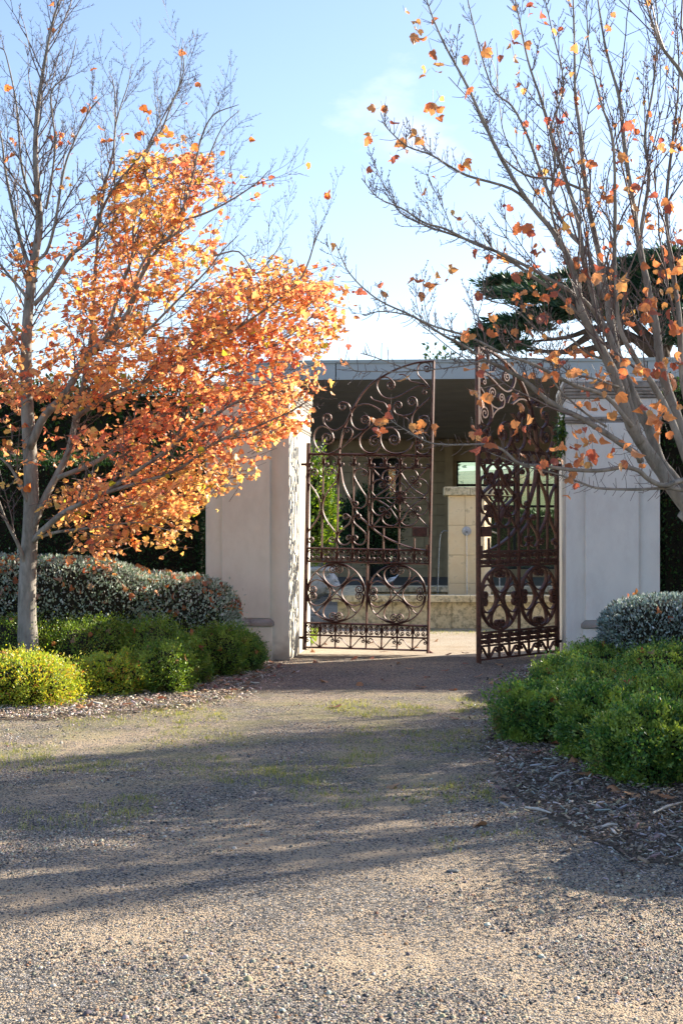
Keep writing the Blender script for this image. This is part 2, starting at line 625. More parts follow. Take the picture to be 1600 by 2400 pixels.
def blob(name, c, rad, n, size, cols, w, mat, parent, seed, amp=0.13, f=2.3, zmin=0.01, up=0.5, tmpl=LEAF_V,
         thick=0.16, gloss=None, tipcols=None, colfun=None, stray=0.05, sq=2.3):
    """n leaves in the outer layer of a lumpy ellipsoid"""
    D = rng.normal(0, 1, (n, 3))
    D /= np.linalg.norm(D, axis=1, keepdims=True)
    D = D[(D[:, 2] * rad[2] + c[2]) > zmin]
    n = len(D)
    L = lump(D, seed, f, amp) / ((np.abs(D) ** sq).sum(1) ** (1 / sq))
    fine = lump(D, seed + 5, f * 3.5, 0.20) * lump(D, seed + 9, f * 9, 0.12)
    t = 1 - np.abs(rng.normal(0, thick, n))
    st = rng.random(n) < stray
    t = np.where(st, 1 + rng.random(n) ** 2 * 0.22, t)
    pos = np.asarray(c) + D * (L * fine * t)[:, None] * np.asarray(rad)
    ok = (pos[:, 2] > zmin)
    pos, D, t = pos[ok], D[ok], t[ok]
    n = len(pos)
    nd = D / np.asarray(rad)
    nd /= np.linalg.norm(nd, axis=1, keepdims=True)
    yd = nd * 0.7 + np.array([0, 0, up]) + rng.normal(0, 0.55, (n, 3))
    nm = nd + rng.normal(0, 0.7, (n, 3))
    C = pick(cols, n, w)
    if colfun is not None:
        C = colfun(pos, D, C)
    sz = size * rng.uniform(0.6, 1.25, n)
    return scatter(name, pos, yd, nm, sz, C, mat, tmpl, LEAF_F, parent)


def setkind(o, k='stuff'):
    o['kind'] = k
    return o


# ================================================================== GROUND
MB().add([(-400, -40, 0), (400, -40, 0), (400, 900, 0), (-400, 900, 0)], [(0, 1, 2, 3)]).build('ground', M['gravel'])['kind'] = 'structure'


def sheet(name, pts, z, mat, hump=0.0):
    """flat bed with a gently rounded surface"""
    n = len(pts)
    cx = sum(p[0] for p in pts) / n
    cy = sum(p[1] for p in pts) / n
    vs, fs = [], []
    rings = [(1.0, 0.0), (0.97, 0.5), (0.85, 0.8), (0.5, 1.0)]
    for s, h in rings:
        for p in pts:
            vs.append((cx + (p[0] - cx) * s, cy + (p[1] - cy) * s, z + hump * h))
    vs.append((cx, cy, z + hump))
    for r in range(len(rings) - 1):
        for i in range(n):
            j = (i + 1) % n
            fs.append((r * n + i, r * n + j, (r + 1) * n + j, (r + 1) * n + i))
    b = (len(rings) - 1) * n
    for i in range(n):
        fs.append((b + i, b + (i + 1) % n, len(vs) - 1))
    o = MB().add(vs, fs).build(name, mat, smooth=True)
    o['kind'] = 'structure'
    return o


def smooth_poly(pts, k=5):
    out = []
    n = len(pts)
    for i in range(n):
        p0, p1, p2, p3 = (Vector(pts[(i + j - 1) % n]) for j in range(4))
        for q in range(k):
            t = q / k
            out.append(0.5 * ((2 * p1) + (-p0 + p2) * t + (2 * p0 - 5 * p1 + 4 * p2 - p3) * t * t
                              + (-p0 + 3 * p1 - 3 * p2 + p3) * t ** 3))
    return [(p[0], p[1]) for p in out]


LBED = [Gd(640, 1562)[:2], Gd(600, 1600)[:2], Gd(530, 1640)[:2], Gd(400, 1664)[:2], Gd(200, 1684)[:2], Gd(0, 1692)[:2],
        (-6.5, 13.2), (-9, 16), (-8.5, 21.5), (-4, 21.8), (-1.9, 19.9)]
RBED = [(3.2, 17.6), Gd(1245, 1560)[:2], Gd(1170, 1640)[:2], Gd(1140, 1740)[:2], Gd(1185, 1840)[:2], Gd(1275, 1915)[:2],
        Gd(1420, 1985)[:2], Gd(1600, 2035)[:2], (3.4, 6.6), (5.5, 7.5), (7.5, 12), (8.5, 18.4), (4.6, 18.2)]
LBEDs, RBEDs = smooth_poly(LBED), smooth_poly(RBED)
sheet('left_garden_bed', LBEDs, 0.012, M['mulch'], 0.02)
sheet('right_garden_bed', RBEDs, 0.012, M['mulch'], 0.02)
sheet('courtyard_lawn', [(-5, 21.6), (-0.56, 21.4), (-0.42, 24.6), (-1.4, 26.5), (-5, 26.5)], 0.014, M['lawn'], 0.02)
M['sunlit_gravel'] = noisy('sunlit_gravel', (0.20, 0.17, 0.13), (0.62, 0.53, 0.41), 95, 0.95, 0.9, 70, 0.1, bdist=0.012,
                         stain=(0.34, 0.27, 0.19), sscale=1.5, stain_lo=0.45, stain_hi=0.7)  # gravel painted paler: the courtyard's sunlight is put into its colour
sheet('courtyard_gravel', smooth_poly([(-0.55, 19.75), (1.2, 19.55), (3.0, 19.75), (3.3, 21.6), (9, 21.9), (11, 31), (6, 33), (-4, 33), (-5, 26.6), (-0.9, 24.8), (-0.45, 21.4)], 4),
      0.004, M['sunlit_gravel'], 0.006)
# a grassy hill beyond the building
hv, hf = [], []
for i in range(41):
    for j in range(15):
        x = -160 + 12 * i
        y = 110 + 16 * j
        hv.append((x, y, -0.5 + 15 * math.sin(min(1, j / 10) * math.pi / 2) * (0.8 + 0.2 * math.sin(x * 0.021)) - (0.5 if j == 0 else 0)))
for i in range(40):
    for j in range(14):
        a = i * 15 + j
        hf.append((a, a + 15, a + 16, a + 1))
MB().add(hv, hf).build('hill', M['hill'], smooth=True)['kind'] = 'structure'


def relief(x, y):
    a = mnoise.fractal(Vector((x * 1.1, y * 1.1, 5.0)), 0.9, 2.1, 6) * 0.011
    b = mnoise.noise(Vector((x * 9, y * 6, 1.0))) * 0.005
    return 0.010 + max(-0.006, min(0.016, a + b))


dv, df = [], []
rowsN, colsN = 330, 250
for i in range(rowsN):
    py_ = 2480 - (2480 - 1540) * (i / (rowsN - 1)) ** 1.0
    d_ = EYE * F / (py_ - HZ)
    for j in range(colsN):
        x_ = (j / (colsN - 1) * 2 - 1) * 0.29 * d_
        edge = min(1, i / 4, (rowsN - 1 - i) / 12, j / 4, (colsN - 1 - j) / 4)
        dv.append((x_, d_, relief(x_, d_) * edge - (0.002 if edge == 0 else 0)))
for i in range(rowsN - 1):
    for j in range(colsN - 1):
        a = i * colsN + j
        df.append((a, a + 1, a + colsN + 1, a + colsN))
MB().add(dv, df).build('gravel_drive', M['gravel'], smooth=True)['kind'] = 'structure'


def inpoly(x, y, poly):
    x = np.asarray(x)
    y = np.asarray(y)
    c = np.zeros(len(x), bool)
    n = len(poly)
    j = n - 1
    for i in range(n):
        xi, yi = poly[i][0], poly[i][1]
        xj, yj = poly[j][0], poly[j][1]
        m = ((yi > y) != (yj > y)) & (x < (xj - xi) * (y - yi) / ((yj - yi) + 1e-12) + xi)
        c ^= m
        j = i
    return c


# ------------------------------------------------------------------ PAVILION
TH_P = R(-4.0)
pav = empty('pavilion', P(547, 1250, 32.2) * 1.0, TH_P,
            'long low flat-roofed stone building with pale grey fascia behind the gates', 'building')
pav.location.z = 0
ZS, ZT = 5.16, 5.60
DEEP = 20.6
LEN = 26.0
xj = [0.0, 2.32, 5.78, 9.24, 12.7, 16.2, 19.6, LEN]
for i in range(len(xj) - 1):
    box('fascia_panel', xj[i] + 0.012, xj[i + 1] - 0.012, 0.0, 0.05, ZS, ZT - 0.075, M['fascia'], pav)
box('roof_edge', -0.03, LEN, -0.03, 0.10, ZT - 0.073, ZT, M['fascia_cap'], pav)
box('roof', 0.0, LEN, 0.102, DEEP + 6.5, ZT - 0.12, ZT - 0.02, M['fascia'], pav)  # carried on unseen past the rear wall to keep sun off the windows
box('side_fascia', -0.0, 0.05, 0.102, DEEP, ZS, ZT - 0.13, M['fascia'], pav)
nb = 14
for i in range(nb):
    y0 = 0.052 + (DEEP - 0.1) * i / nb
    y1 = 0.052 + (DEEP - 0.1) * (i + 1) / nb
    box('soffit_board', 0.052, LEN, y0 + 0.012, y1 - 0.012, ZS + 0.012 * (i % 2) * 0.3 + 0.02, ZS + 0.07, M['soffit'], pav)
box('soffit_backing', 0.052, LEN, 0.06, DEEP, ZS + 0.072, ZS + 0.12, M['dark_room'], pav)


def PL(px, py=1250, zz=None):
    """x along the rear wall of the building for a photograph column"""
    # intersect the sight line with the rear wall plane
    dx = (px - 800) / F
    ax = Vector((math.cos(TH_P), math.sin(TH_P)))
    ay = Vector((-math.sin(TH_P), math.cos(TH_P)))
    o = Vector((pav.location.x, pav.location.y)) + ay * DEEP
    # o + s*ax = (dx*d, d)
    den = ax.x - dx * ax.y
    s_ = (dx * o.y - o.x) / den
    d = o.y + s_ * ax.y
    return s_, EYE - (py - HZ) / F * d


wall = empty('rear_wall', (0, 0, 0))
wall.parent = pav
doorx0, doorz1 = PL(862, 1074)
doorx1, _ = PL(934, 1074)
winx0, winz1 = PL(1070, 1081)
winx1, winz0 = PL(1312, 1334)
openings = [(doorx0, doorx1, 0.0, doorz1), (winx0, winx1, winz0, winz1)]
pv, _ = PL(700, 1250)
ex, _ = PL(1400, 1250)
bh = 0.395
blk = {}
row = 0
z = 0.0
while z < ZS - 0.02:
    z1 = min(z + bh, ZS)
    x = pv - 3.0 - (0.45 if row % 2 else 0)
    while x < ex + 3:
        x1 = x + 0.9
        segs = [(x, x1)]
        for (a, b, c, d_) in openings:
            if z1 > c + 0.02 and z < d_ - 0.02:
                ns = []
                for (s0, s1) in segs:
                    if s1 <= a or s0 >= b:
                        ns.append((s0, s1))
                    else:
                        if s0 < a:
                            ns.append((s0, a))
                        if s1 > b:
                            ns.append((b, s1))
                segs = ns
        for (s0, s1) in segs:
            if s1 - s0 > 0.06:
                key = (round(s1 - s0, 2), round(z1 - z, 2))
                if key not in blk:
                    blk[key] = MB().box(0.007, s1 - s0 - 0.007, 0, 0.12, 0.007, z1 - z - 0.007).mesh('block', M['sandstone'])
                o = link('block', blk[key], wall)
                o.location = (s0, DEEP - 0.12 - random.uniform(0, 0.012), z)
        x = x1
    z = z1
    row += 1
# backing behind the joints with the openings left free
bk = MB()
bk.box(pv - 4, ex + 4, DEEP + 0.002, DEEP + 0.25, ZS + 0.001, ZT - 0.13)
bk.box(pv - 4, doorx0, DEEP + 0.002, DEEP + 0.25, 0, ZS)
bk.box(doorx0, doorx1, DEEP + 0.002, DEEP + 0.25, doorz1, ZS)
bk.box(doorx1, winx0, DEEP + 0.002, DEEP + 0.25, 0, ZS)
bk.box(winx0, winx1, DEEP + 0.002, DEEP + 0.25, 0, winz0)
bk.box(winx0, winx1, DEEP + 0.002, DEEP + 0.25, winz1, ZS)
bk.box(winx1, ex + 4, DEEP + 0.002, DEEP + 0.25, 0, ZS)
bk.build('mortar', M['sandstone'], wall)
# door
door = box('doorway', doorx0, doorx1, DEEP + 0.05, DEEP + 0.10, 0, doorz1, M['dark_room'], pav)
for a in (doorx0 + 0.03, doorx1 - 0.10, (doorx0 + doorx1) / 2 + 0.1):
    box('door_frame', a, a + 0.07, DEEP - 0.02, DEEP + 0.048, 0, doorz1, M['dark_frame'], door)
ps = box('door_pane', (doorx0 + doorx1) / 2 + 0.19, doorx1 - 0.12, DEEP, DEEP + 0.01, 0.1, doorz1 - 0.1, M['glass'], door)
# window with panes
win = empty('window')
win.parent = pav
wx = [winx0, PL(1135)[0], PL(1205)[0], PL(1262)[0], winx1]
wz = [winz0, PL(1100, 1236)[1], PL(1100, 1187)[1], PL(1100, 1137)[1], winz1]
for a in wx:
    box('mullion', a - 0.05, a + 0.05, DEEP - 0.03, DEEP + 0.06, winz0, winz1, M['dark_frame'], win)
for a in wz:
    box('transom', winx0, winx1, DEEP - 0.025, DEEP + 0.05, a - 0.045, a + 0.045, M['dark_frame'], win)
for i in range(4):
    for j in range(4):
        box('pane', wx[i] + 0.05, wx[i + 1] - 0.05, DEEP + 0.005, DEEP + 0.015, wz[j] + 0.045, wz[j + 1] - 0.045, M['glass'], win)
# column, downpipe and terrace
cx_, _ = PL(1062)
box('wall_pier', cx_ - 0.32, cx_ - 0.02, DEEP - 0.35, DEEP - 0.14, 0, ZS, M['sandstone'], pav)
dp, _ = PL(762)
MB().tube([(dp, DEEP - 0.3, 0), (dp, DEEP - 0.3, ZS)], 0.12, 10).build('downpipe', M['lead'], pav, True)
box('terrace', pv - 6, ex + 8, 6.0, DEEP - 0.36, 0.0, 0.10, noisy('dark_paving', (0.07, 0.072, 0.075), (0.12, 0.12, 0.12), 4, 0.7, 0.1, 40, 0.2), pav)
# small vent on the roof
MB().add([(5.05, 6, ZT - 0.02), (5.25, 6, ZT - 0.02), (5.25, 6.2, ZT - 0.02), (5.05, 6.2, ZT - 0.02),
          (5.12, 6, ZT + 0.12), (5.33, 6, ZT + 0.24), (5.33, 6.2, ZT + 0.24), (5.12, 6.2, ZT + 0.12)],
         [(0, 1, 5, 4), (1, 2, 6, 5), (2, 3, 7, 6), (3, 0, 4, 7), (4, 5, 6, 7)]).build('roof_vent', M['fascia_cap'], pav)

# ------------------------------------------------------------------ GATE PIERS
TH = R(-6.0)
e1 = Vector((math.cos(TH), math.sin(TH), 0))
e2 = Vector((-math.sin(TH), math.cos(TH), 0))
L0 = Vector((-0.695, 19.0, 0))
R0 = L0 + e1 * 3.647


def pier(x0, x1, mat, label, mir):
    """x0..x1 along the gateway, front face at y=0"""
    t = empty('gate_pier', L0 + e1 * x0, TH, label, 'gate pier')
    W = x1 - x0
    Dp = 2.2
    ZC = 3.46
    a, b = (0.245, W - 0.275) if mir else (0.235, W - 0.25)
    box('shaft', 0, W, 0, Dp, 0, 3.14, mat, t, 0.012)
    box('pilaster', a, b, -0.075, 0.02, 0.565, 3.14, mat, t, 0.010)
    box('plinth', a - 0.035, b + 0.035, -0.115, 0.02, 0, 0.462, mat, t, 0.012)
    # base moulding: sloped profile
    x_0, x_1 = a - 0.05, b + 0.05
    vs = [(x_0, 0.015, 0.464), (x_1, 0.015, 0.464), (x_1, -0.14, 0.464), (x_0, -0.14, 0.464),
          (x_0, 0.015, 0.515), (x_1, 0.015, 0.515), (x_1, -0.14, 0.515), (x_0, -0.14, 0.515),
          (x_0 + 0.05, 0.015, 0.563), (x_1 - 0.05, 0.015, 0.563), (x_1 - 0.05, -0.08, 0.563), (x_0 + 0.05, -0.08, 0.563)]
    fs = [(0, 1, 2, 3), (3, 2, 6, 7), (0, 3, 7, 4), (2, 1, 5, 6), (7, 6, 10, 11), (4, 7, 11, 8), (6, 5, 9, 10), (8, 11, 10, 9), (1, 0, 4, 5), (5, 4, 8, 9)]
    MB().add(vs, fs).build('base_moulding', M['moulding'], t, bevel=0.012)
    for z0, z1, pr in ((3.142, 3.175, 0.02), (3.177, 3.215, 0.04)):
        box('string_course', -pr * .4, W + pr * .4, -pr - 0.03, Dp + pr * .4, z0, z1, M['moulding'], t, 0.008)
    box('frieze', 0, W, -0.01, Dp, 3.217, ZC, mat, t, 0.01)
    for z0, z1, pr in ((ZC + 0.002, ZC + 0.045, 0.02), (ZC + 0.047, ZC + 0.085, 0.035), (ZC + 0.087, ZC + 0.13, 0.05),
                       (ZC + 0.132, ZC + 0.21, 0.065)):
        box('cornice', -pr * .5, W + pr * .5, -pr - .02, Dp + pr * .5, z0, z1, M['moulding'], t, 0.01)
    box('cap', -0.03, W + 0.03, -0.06, Dp + 0.03, ZC + 0.212, ZC + 0.27, mat, t, 0.012)
    return t


pier(-1.135, 0.0, M['stucco'], 'rendered gate pier half hidden by the orange-leaved branches, left of the opening', False)
pier(3.647, 3.647 + 1.21, M['stucco_blue'], 'bluish white rendered gate pier right of the opening, behind bare branches', True)

# ------------------------------------------------------------------ GATES
CU = 738.0


def G2(X, Y):
    u = (X - 148 + 0.0172 * (Y - 950)) / 742.0
    z = (3058 - Y + 0.025 * (X - 148)) / 734.0
    return (u, z)


def catmull(pts, k=7, closed=False):
    P_ = [np.array(p, float) for p in pts]
    n = len(P_)
    out = []
    rngi = range(n if closed else n - 1)
    for i in rngi:
        if closed:
            p0, p1, p2, p3 = (P_[(i + j - 1) % n] for j in range(4))
        else:
            p1, p2 = P_[i], P_[i + 1]
            p0 = P_[i - 1] if i > 0 else 2 * p1 - p2
            p3 = P_[i + 2] if i + 2 < n else 2 * p2 - p1
        for q in range(k):
            t = q / k
            out.append(0.5 * (2 * p1 + (-p0 + p2) * t + (2 * p0 - 5 * p1 + 4 * p2 - p3) * t * t
                              + (-p0 + 3 * p1 - 3 * p2 + p3) * t ** 3))
    if not closed:
        out.append(P_[-1])
    return out


def spiral_end(p, t, r, turns, side):
    """side +1 curls clockwise in the drawing (y down)"""
    t = t / np.linalg.norm(t)
    nrm = np.array([-t[1], t[0]]) * side
    out = []
    n = max(8, int(turns * 13))
    a0 = math.atan2(-nrm[1], -nrm[0])
    # centre drifts inward so that the first radius is r
    c = p + nrm * r
    for i in range(1, n + 1):
        f = i / n
        rr = r * (1 - f) ** 0.85 + r * 0.10
        rr = min(rr, r)
        a = a0 + side * f * turns * 2 * math.pi
        out.append(c + np.array([math.cos(a), math.sin(a)]) * rr)
    return out


def scroll_path(pts, s=None, e=None, k=6):
    c = catmull(pts, k)
    if e:
        c = c + spiral_end(c[-1], c[-1] - c[-2], *e)
    if s:
        st = spiral_end(c[0], c[0] - c[1], *s)
        c = st[::-1] + c
    return c


SEC = [(0.14, -.5), (-0.14, -.5), (-.5, -.05), (-.5, .5), (.5, .5), (.5, -.05)]     # front edges chamfered wide so that their sides catch the sun


def ribbon(path, wid, dep, closed=False, yoff=0.0):
    """flat iron bar on edge following a path in the gate plane"""
    q = [np.array(G2(*p)) for p in path]
    n = len(q)
    vs, fs = [], []
    for i in range(n):
        if closed:
            t = q[(i + 1) % n] - q[i - 1]
        else:
            t = q[min(i + 1, n - 1)] - q[max(i - 1, 0)]
        t = t / (np.linalg.norm(t) + 1e-9)
        nn = np.array([-t[1], t[0]]) * wid
        for fw, fd in SEC:
            a = q[i] + nn * fw
            vs.append((a[0], yoff + fd * dep, a[1]))
    m = n if closed else n - 1
    for i in range(m):
        j = (i + 1) % n
        for k in range(6):
            k2 = (k + 1) % 6
            fs.append((i * 6 + k, i * 6 + k2, j * 6 + k2, j * 6 + k))
    if not closed:
        fs += [tuple(range(5, -1, -1)), tuple((n - 1) * 6 + k for k in range(6))]
    return vs, fs


GATE_PARTS = []      # (name, mesh) shared by both leaves


def gadd(name, path, wid=0.013, dep=0.034, closed=False):
    yo = ((len(GATE_PARTS) * 37) % 11 - 5) * 0.0004
    vs, fs = ribbon(path, wid * (1.5 if name == 'scroll' else 1.38), dep * (1.5 if name in ('scroll', 'ring', 'diagonal_bar', 'curved_brace') else 1.15), closed, yo)
    GATE_PARTS.append((name, MB().add(vs, fs).mesh(name, M['iron'])))


def sc(pts, s=None, e=None, wid=0.013, dep=0.034, name='scroll'):
    gadd(name, scroll_path(pts, s, e), wid, dep)


def mir(pts, ax):
    return [(2 * ax - x, y) for x, y in pts]


def fl(e):
    return (e[0], e[1], -e[2]) if e else None


def hx(Y):
    return 148 - 0.0172 * (Y - 950)


WC = 1284.0


def kx(k, Y):
    return hx(Y) + WC * k / 8


# stiles and rails
gadd('stile', [(hx(930), 930), (hx(3062), 3062)], 0.042, 0.05)
gadd('stile', [(kx(8, 103), 103), (kx(8, 3093), 3093)], 0.030, 0.055)
gadd('stile', [(kx(8, 2000) - 14, 1985), (kx(8, 2100) - 14, 2110)], 0.050, 0.058)


def rail(Y, k0=0, k1=8, wid=0.022, dep=0.046):
    gadd('rail', [(kx(k0, Y), Y + 0.025 * WC * k0 / 8), (kx(k1, Y), Y + 0.025 * WC * k1 / 8)], wid, dep)


def bar(k, Y0, Y1, wid=0.018, dep=0.030, off=0):
    s = 0.025 * WC * k / 8
    gadd('bar', [(kx(k, Y0) + off, Y0 + s), (kx(k, Y1) + off, Y1 + s)], wid, dep)


rail(1042, wid=0.026)
rail(1170, 4, 8, 0.014)
rail(2013)
rail(2148)
rail(2783)
rail(2908, wid=0.018)
rail(3035, wid=0.018)
for k in (1, 2, 3, 4):
    bar(k, 1042, 2013)
bar(6, 1042, 2013)
bar(5, 1042, 1170)
bar(7, 830, 1170, 0.024)
bar(4, 1175, 1790, 0.014, 0.028, 36)
bar(5, 1788, 2013)
bar(7, 1880, 2013)
rail(1778, 4, 8, 0.012, 0.028)
for k in range(1, 8):
    bar(k, 2013, 2148, 0.020)
    bar(k, 2783, 2908, 0.020)
    bar(k, 2908, 3035, 0.018)
bar(4, 2148, 2783, 0.024, 0.036)
# great curved braces
gadd('curved_brace', catmull([(470, 1180), (472, 1060), (482, 950), (510, 820), (560, 690), (620, 570), (700, 440),
                              (800, 330), (900, 265), (1060, 185), (1250, 125), (1432, 107)]), 0.018, 0.045)
gadd('curved_brace', catmull([(478, 1150), (495, 1250), (520, 1370), (600, 1540), (670, 1670), (740, 1740), (800, 1795),
                              (925, 1890), (1090, 1970), (1240, 2020), (1385, 2045)]), 0.018, 0.045)
# crest scrolls
sc([(560, 690), (520, 750), (440, 800), (380, 790), (320, 740), (303, 690)], None, (50, 1.25, 1))
sc([(600, 660), (592, 600), (565, 535), (520, 515)], None, (45, 1.25, -1))
sc([(480, 985), (400, 1030), (320, 1040), (240, 980), (205, 890), (220, 810), (270, 765), (320, 762), (375, 795), (405, 850)], None, (66, 1.7, 1))
sc([(900, 600), (800, 548), (720, 538), (650, 560), (600, 620), (590, 690), (615, 760), (670, 797), (735, 795), (775, 755), (785, 710)],
   None, (48, 1.7, -1))
sc([(890, 690), (790, 770), (720, 830), (685, 890), (690, 960), (730, 1015), (790, 1040), (850, 1030), (890, 980), (900, 930)],
   None, (62, 1.8, -1))
sc([(480, 1000), (600, 900), (700, 830), (800, 765), (900, 690)], wid=0.009)
sc([(1240, 930), (1200, 1000), (1130, 1040), (1030, 1045), (950, 1010), (905, 930), (905, 850), (950, 790), (1020, 785), (1075, 830), (1095, 885)],
   None, (58, 1.7, 1))
sc([(545, 940), (590, 880), (610, 830), (590, 785), (555, 775)], None, (28, 1.3, -1), 0.010)
sc([(1410, 480), (1330, 550), (1260, 610), (1225, 680), (1222, 760), (1250, 810), (1300, 838), (1370, 820), (1408, 760), (1405, 715)],
   None, (60, 1.6, -1))
sc([(1240, 800), (1210, 730), (1140, 670), (1060, 640), (1035, 590), (1045, 545)], None, (40, 1.4, 1))
sc([(1120, 665), (1200, 650), (1250, 620), (1275, 570), (1275, 520)], None, (52, 1.5, -1))
sc([(980, 595), (940, 530), (880, 512), (820, 490), (795, 460)], wid=0.010)
sc([(1370, 360), (1290, 360), (1200, 400), (1100, 455), (1000, 485), (920, 460), (870, 390), (862, 330), (890, 280), (940, 262), (990, 275), (1030, 310)],
   None, (45, 1.5, 1))
sc([(1412, 385), (1350, 310), (1290, 250), (1278, 190), (1300, 140), (1360, 118), (1405, 140), (1415, 170)], None, (38, 1.4, 1))
sc([(1360, 350), (1280, 325), (1210, 310), (1170, 260), (1130, 238), (1090, 240)], wid=0.010)
sc([(1412, 390), (1360, 380), (1335, 410)], None, (25, 1.2, -1), 0.010)
sc([(1410, 1000), (1390, 1045), (1330, 1060), (1280, 1035), (1267, 990)], None, (38, 1.3, 1))
sc([(1410, 920), (1395, 870), (1360, 848)], wid=0.011)
sc([(1264, 850), (1268, 900)], None, (36, 1.3, -1))
# arcade of small arches under the top rail
for k in range(8):
    s = 0.025 * WC * (k + .5) / 8
    x0, x1 = kx(k, 1100) + 8, kx(k + 1, 1100) - 8
    xc = (x0 + x1) / 2
    Yb = 1042 + s
    sc([(x0 + 8, Yb + 100), (x0 + 8, Yb + 55), (x0 + 40, Yb + 20), (xc, Yb + 12), (x1 - 40, Yb + 20), (x1 - 8, Yb + 55), (x1 - 8, Yb + 100)],
       (21, 1.2, -1), (21, 1.2, 1), 0.009, 0.026)
# C scroll bands
for Y0 in (2013, 2783):
    for k in range(8):
        s = 0.025 * WC * (k + .5) / 8
        x0, x1 = kx(k, Y0) + 12, kx(k + 1, Y0) - 12
        xc = (x0 + x1) / 2
        y0, y1 = Y0 + s + 14, Y0 + s + (121 if Y0 == 2013 else 111)
        ym = (y0 + y1) / 2
        c = [(xc - 26, y0 + 8), (x0 + 22, y0 + 6), (x0 + 6, y0 + 28), (x0 + 2, ym), (x0 + 6, y1 - 28), (x0 + 22, y1 - 6), (xc - 26, y1 - 8)]
        sc(c, (19, 1.25, 1), (19, 1.25, -1), 0.010, 0.028)
        sc(mir(c, xc), (19, 1.25, -1), (19, 1.25, 1), 0.010, 0.028)
# arcs above the bottom rail
for k in (1, 3, 5, 7):
    s = 0.025 * WC * k / 8
    xb = kx(k, 3030)
    c = [(xb + 6, 3028 + s), (xb + 50, 2985 + s), (xb + 90, 2938 + s), (xb + 122, 2925 + s), (xb + 142, 2950 + s)]
    sc(c, None, (17, 1.1, 1), 0.010, 0.028)
    sc(mir(c, xb), None, (17, 1.1, -1), 0.010, 0.028)
# two great circles
LOBE = [(-50, -283), (-105, -262), (-133, -208), (-115, -140), (-62, -82), (0, -60), (62, -82), (115, -140), (133, -208), (105, -262), (50, -283)]
for cx in (440, 1073):
    cy = 2466 + 0.025 * (cx - 148)
    gadd('ring', catmull([(cx + 300 * math.cos(a), cy + 300 * math.sin(a)) for a in np.linspace(0, 2 * math.pi, 24, endpoint=False)], 3, True),
         0.015, 0.040, True)
    for sx in (-1, 1):
        gadd('diagonal_bar', [(cx - 212 * sx, cy - 212), (cx + 212 * sx, cy + 212)], 0.014, 0.030)
    for a in range(4):
        ca, sa = round(math.cos(a * math.pi / 2)), round(math.sin(a * math.pi / 2))
        sc([(cx + x * ca - y * sa, cy + x * sa + y * ca) for x, y in LOBE], (43, 1.7, 1), (43, 1.7, -1), 0.012, 0.036)
# lyre panels
c = [(430, 1935), (445, 1880), (400, 1808), (340, 1728), (303, 1638), (300, 1558), (330, 1468), (390, 1378), (440, 1318), (446, 1258), (415, 1208), (370, 1198)]
sc(c, (35, 1.2, 1), (38, 1.3, -1))
sc(mir(c, 287), (35, 1.2, -1), (38, 1.3, 1))
sc([(640, 1598), (700, 1603), (748, 1568), (755, 1498), (700, 1408), (640, 1308), (625, 1253), (655, 1208), (700, 1198), (740, 1216)],
   (35, 1.3, 1), (32, 1.3, 1))
c = [(560, 1673), (590, 1708), (578, 1758), (510, 1818), (465, 1868), (460, 1928), (500, 1978), (560, 1973), (596, 1933)]
sc(c, (30, 1.3, -1), (32, 1.3, -1))
sc(mir(c, 605), (30, 1.3, 1), (32, 1.3, 1))
# square panel
cx, cy = 1102, 1496
for sx in (-1, 1):
    gadd('diagonal_bar', [(cx - 280 * sx, cy - 292), (cx + 284 * sx, cy + 300)], 0.014, 0.030)
gadd('diagonal_bar', [(cx - 300, cy + 6), (cx + 286, cy + 10)], 0.012, 0.030)
CC = [(0, -245), (-55, -288), (-120, -288), (-172, -250), (-185, -195), (-155, -160)]
DD = [(14, -245), (90, -130), (150, -75), (255, -12)]
EE = [(8, -150), (50, -110), (62, -70), (40, -40)]
for a in range(4):
    ca, sa = round(math.cos(a * math.pi / 2)), round(math.sin(a * math.pi / 2))

    def rt(L, m=1):
        return [(cx + m * x * ca - y * sa, cy + m * x * sa + y * ca) for x, y in L]
    sc(rt(CC), None, (36, 1.5, -1), 0.012)
    sc(rt(CC, -1), None, (36, 1.5, 1), 0.012)
    sc(rt(DD), wid=0.014, dep=0.05)
    sc(rt(EE), None, (18, 1.2, 1), 0.009, 0.026)
    sc(rt(EE, -1), None, (18, 1.2, -1), 0.009, 0.026)
ros = MB()
for k in range(8):
    a = k * math.pi / 4
    u, zz = G2(cx, cy)
    ru, rz = 0.045 * math.cos(a), 0.045 * math.sin(a)
    px_, pz = -0.014 * math.sin(a), 0.014 * math.cos(a)
    for s in (-1, 1):
        ros.add([(u, s * 0.040, zz), (u + ru * .6 + px_, s * 0.032, zz + rz * .6 + pz), (u + ru, s * 0.030, zz + rz),
                 (u + ru * .6 - px_, s * 0.032, zz + rz * .6 - pz)], [(0, 1, 2, 3)])
GATE_PARTS.append(('rosette', ros.mesh('rosette', M['iron'])))
u0, z0 = G2(1235, 1895)
u1, z1 = G2(1388, 1808)
lb = MB().box(u0, u1, -0.035, 0.035, z0, z1)
GATE_PARTS.append(('lock_box', lb.mesh('lock_box', M['iron'])))
bz = (z0 + z1) / 2
GATE_PARTS.append(('lock_cover', MB().box(u0 + 0.12, u1 - 0.02, -0.050, -0.0355, bz - 0.03, bz + 0.03).mesh('lock_cover', M['iron'])))
ks = [('hinge_pin', 0.955), ('hinge_pin', 0.06)]
for nme, fz in ks:
    zt = 2.72 * fz
    GATE_PARTS.append(('hinge_bracket', MB().box(-0.10, -0.022, -0.018, 0.018, zt - 0.018, zt + 0.018).mesh('hinge_bracket', M['iron'])))
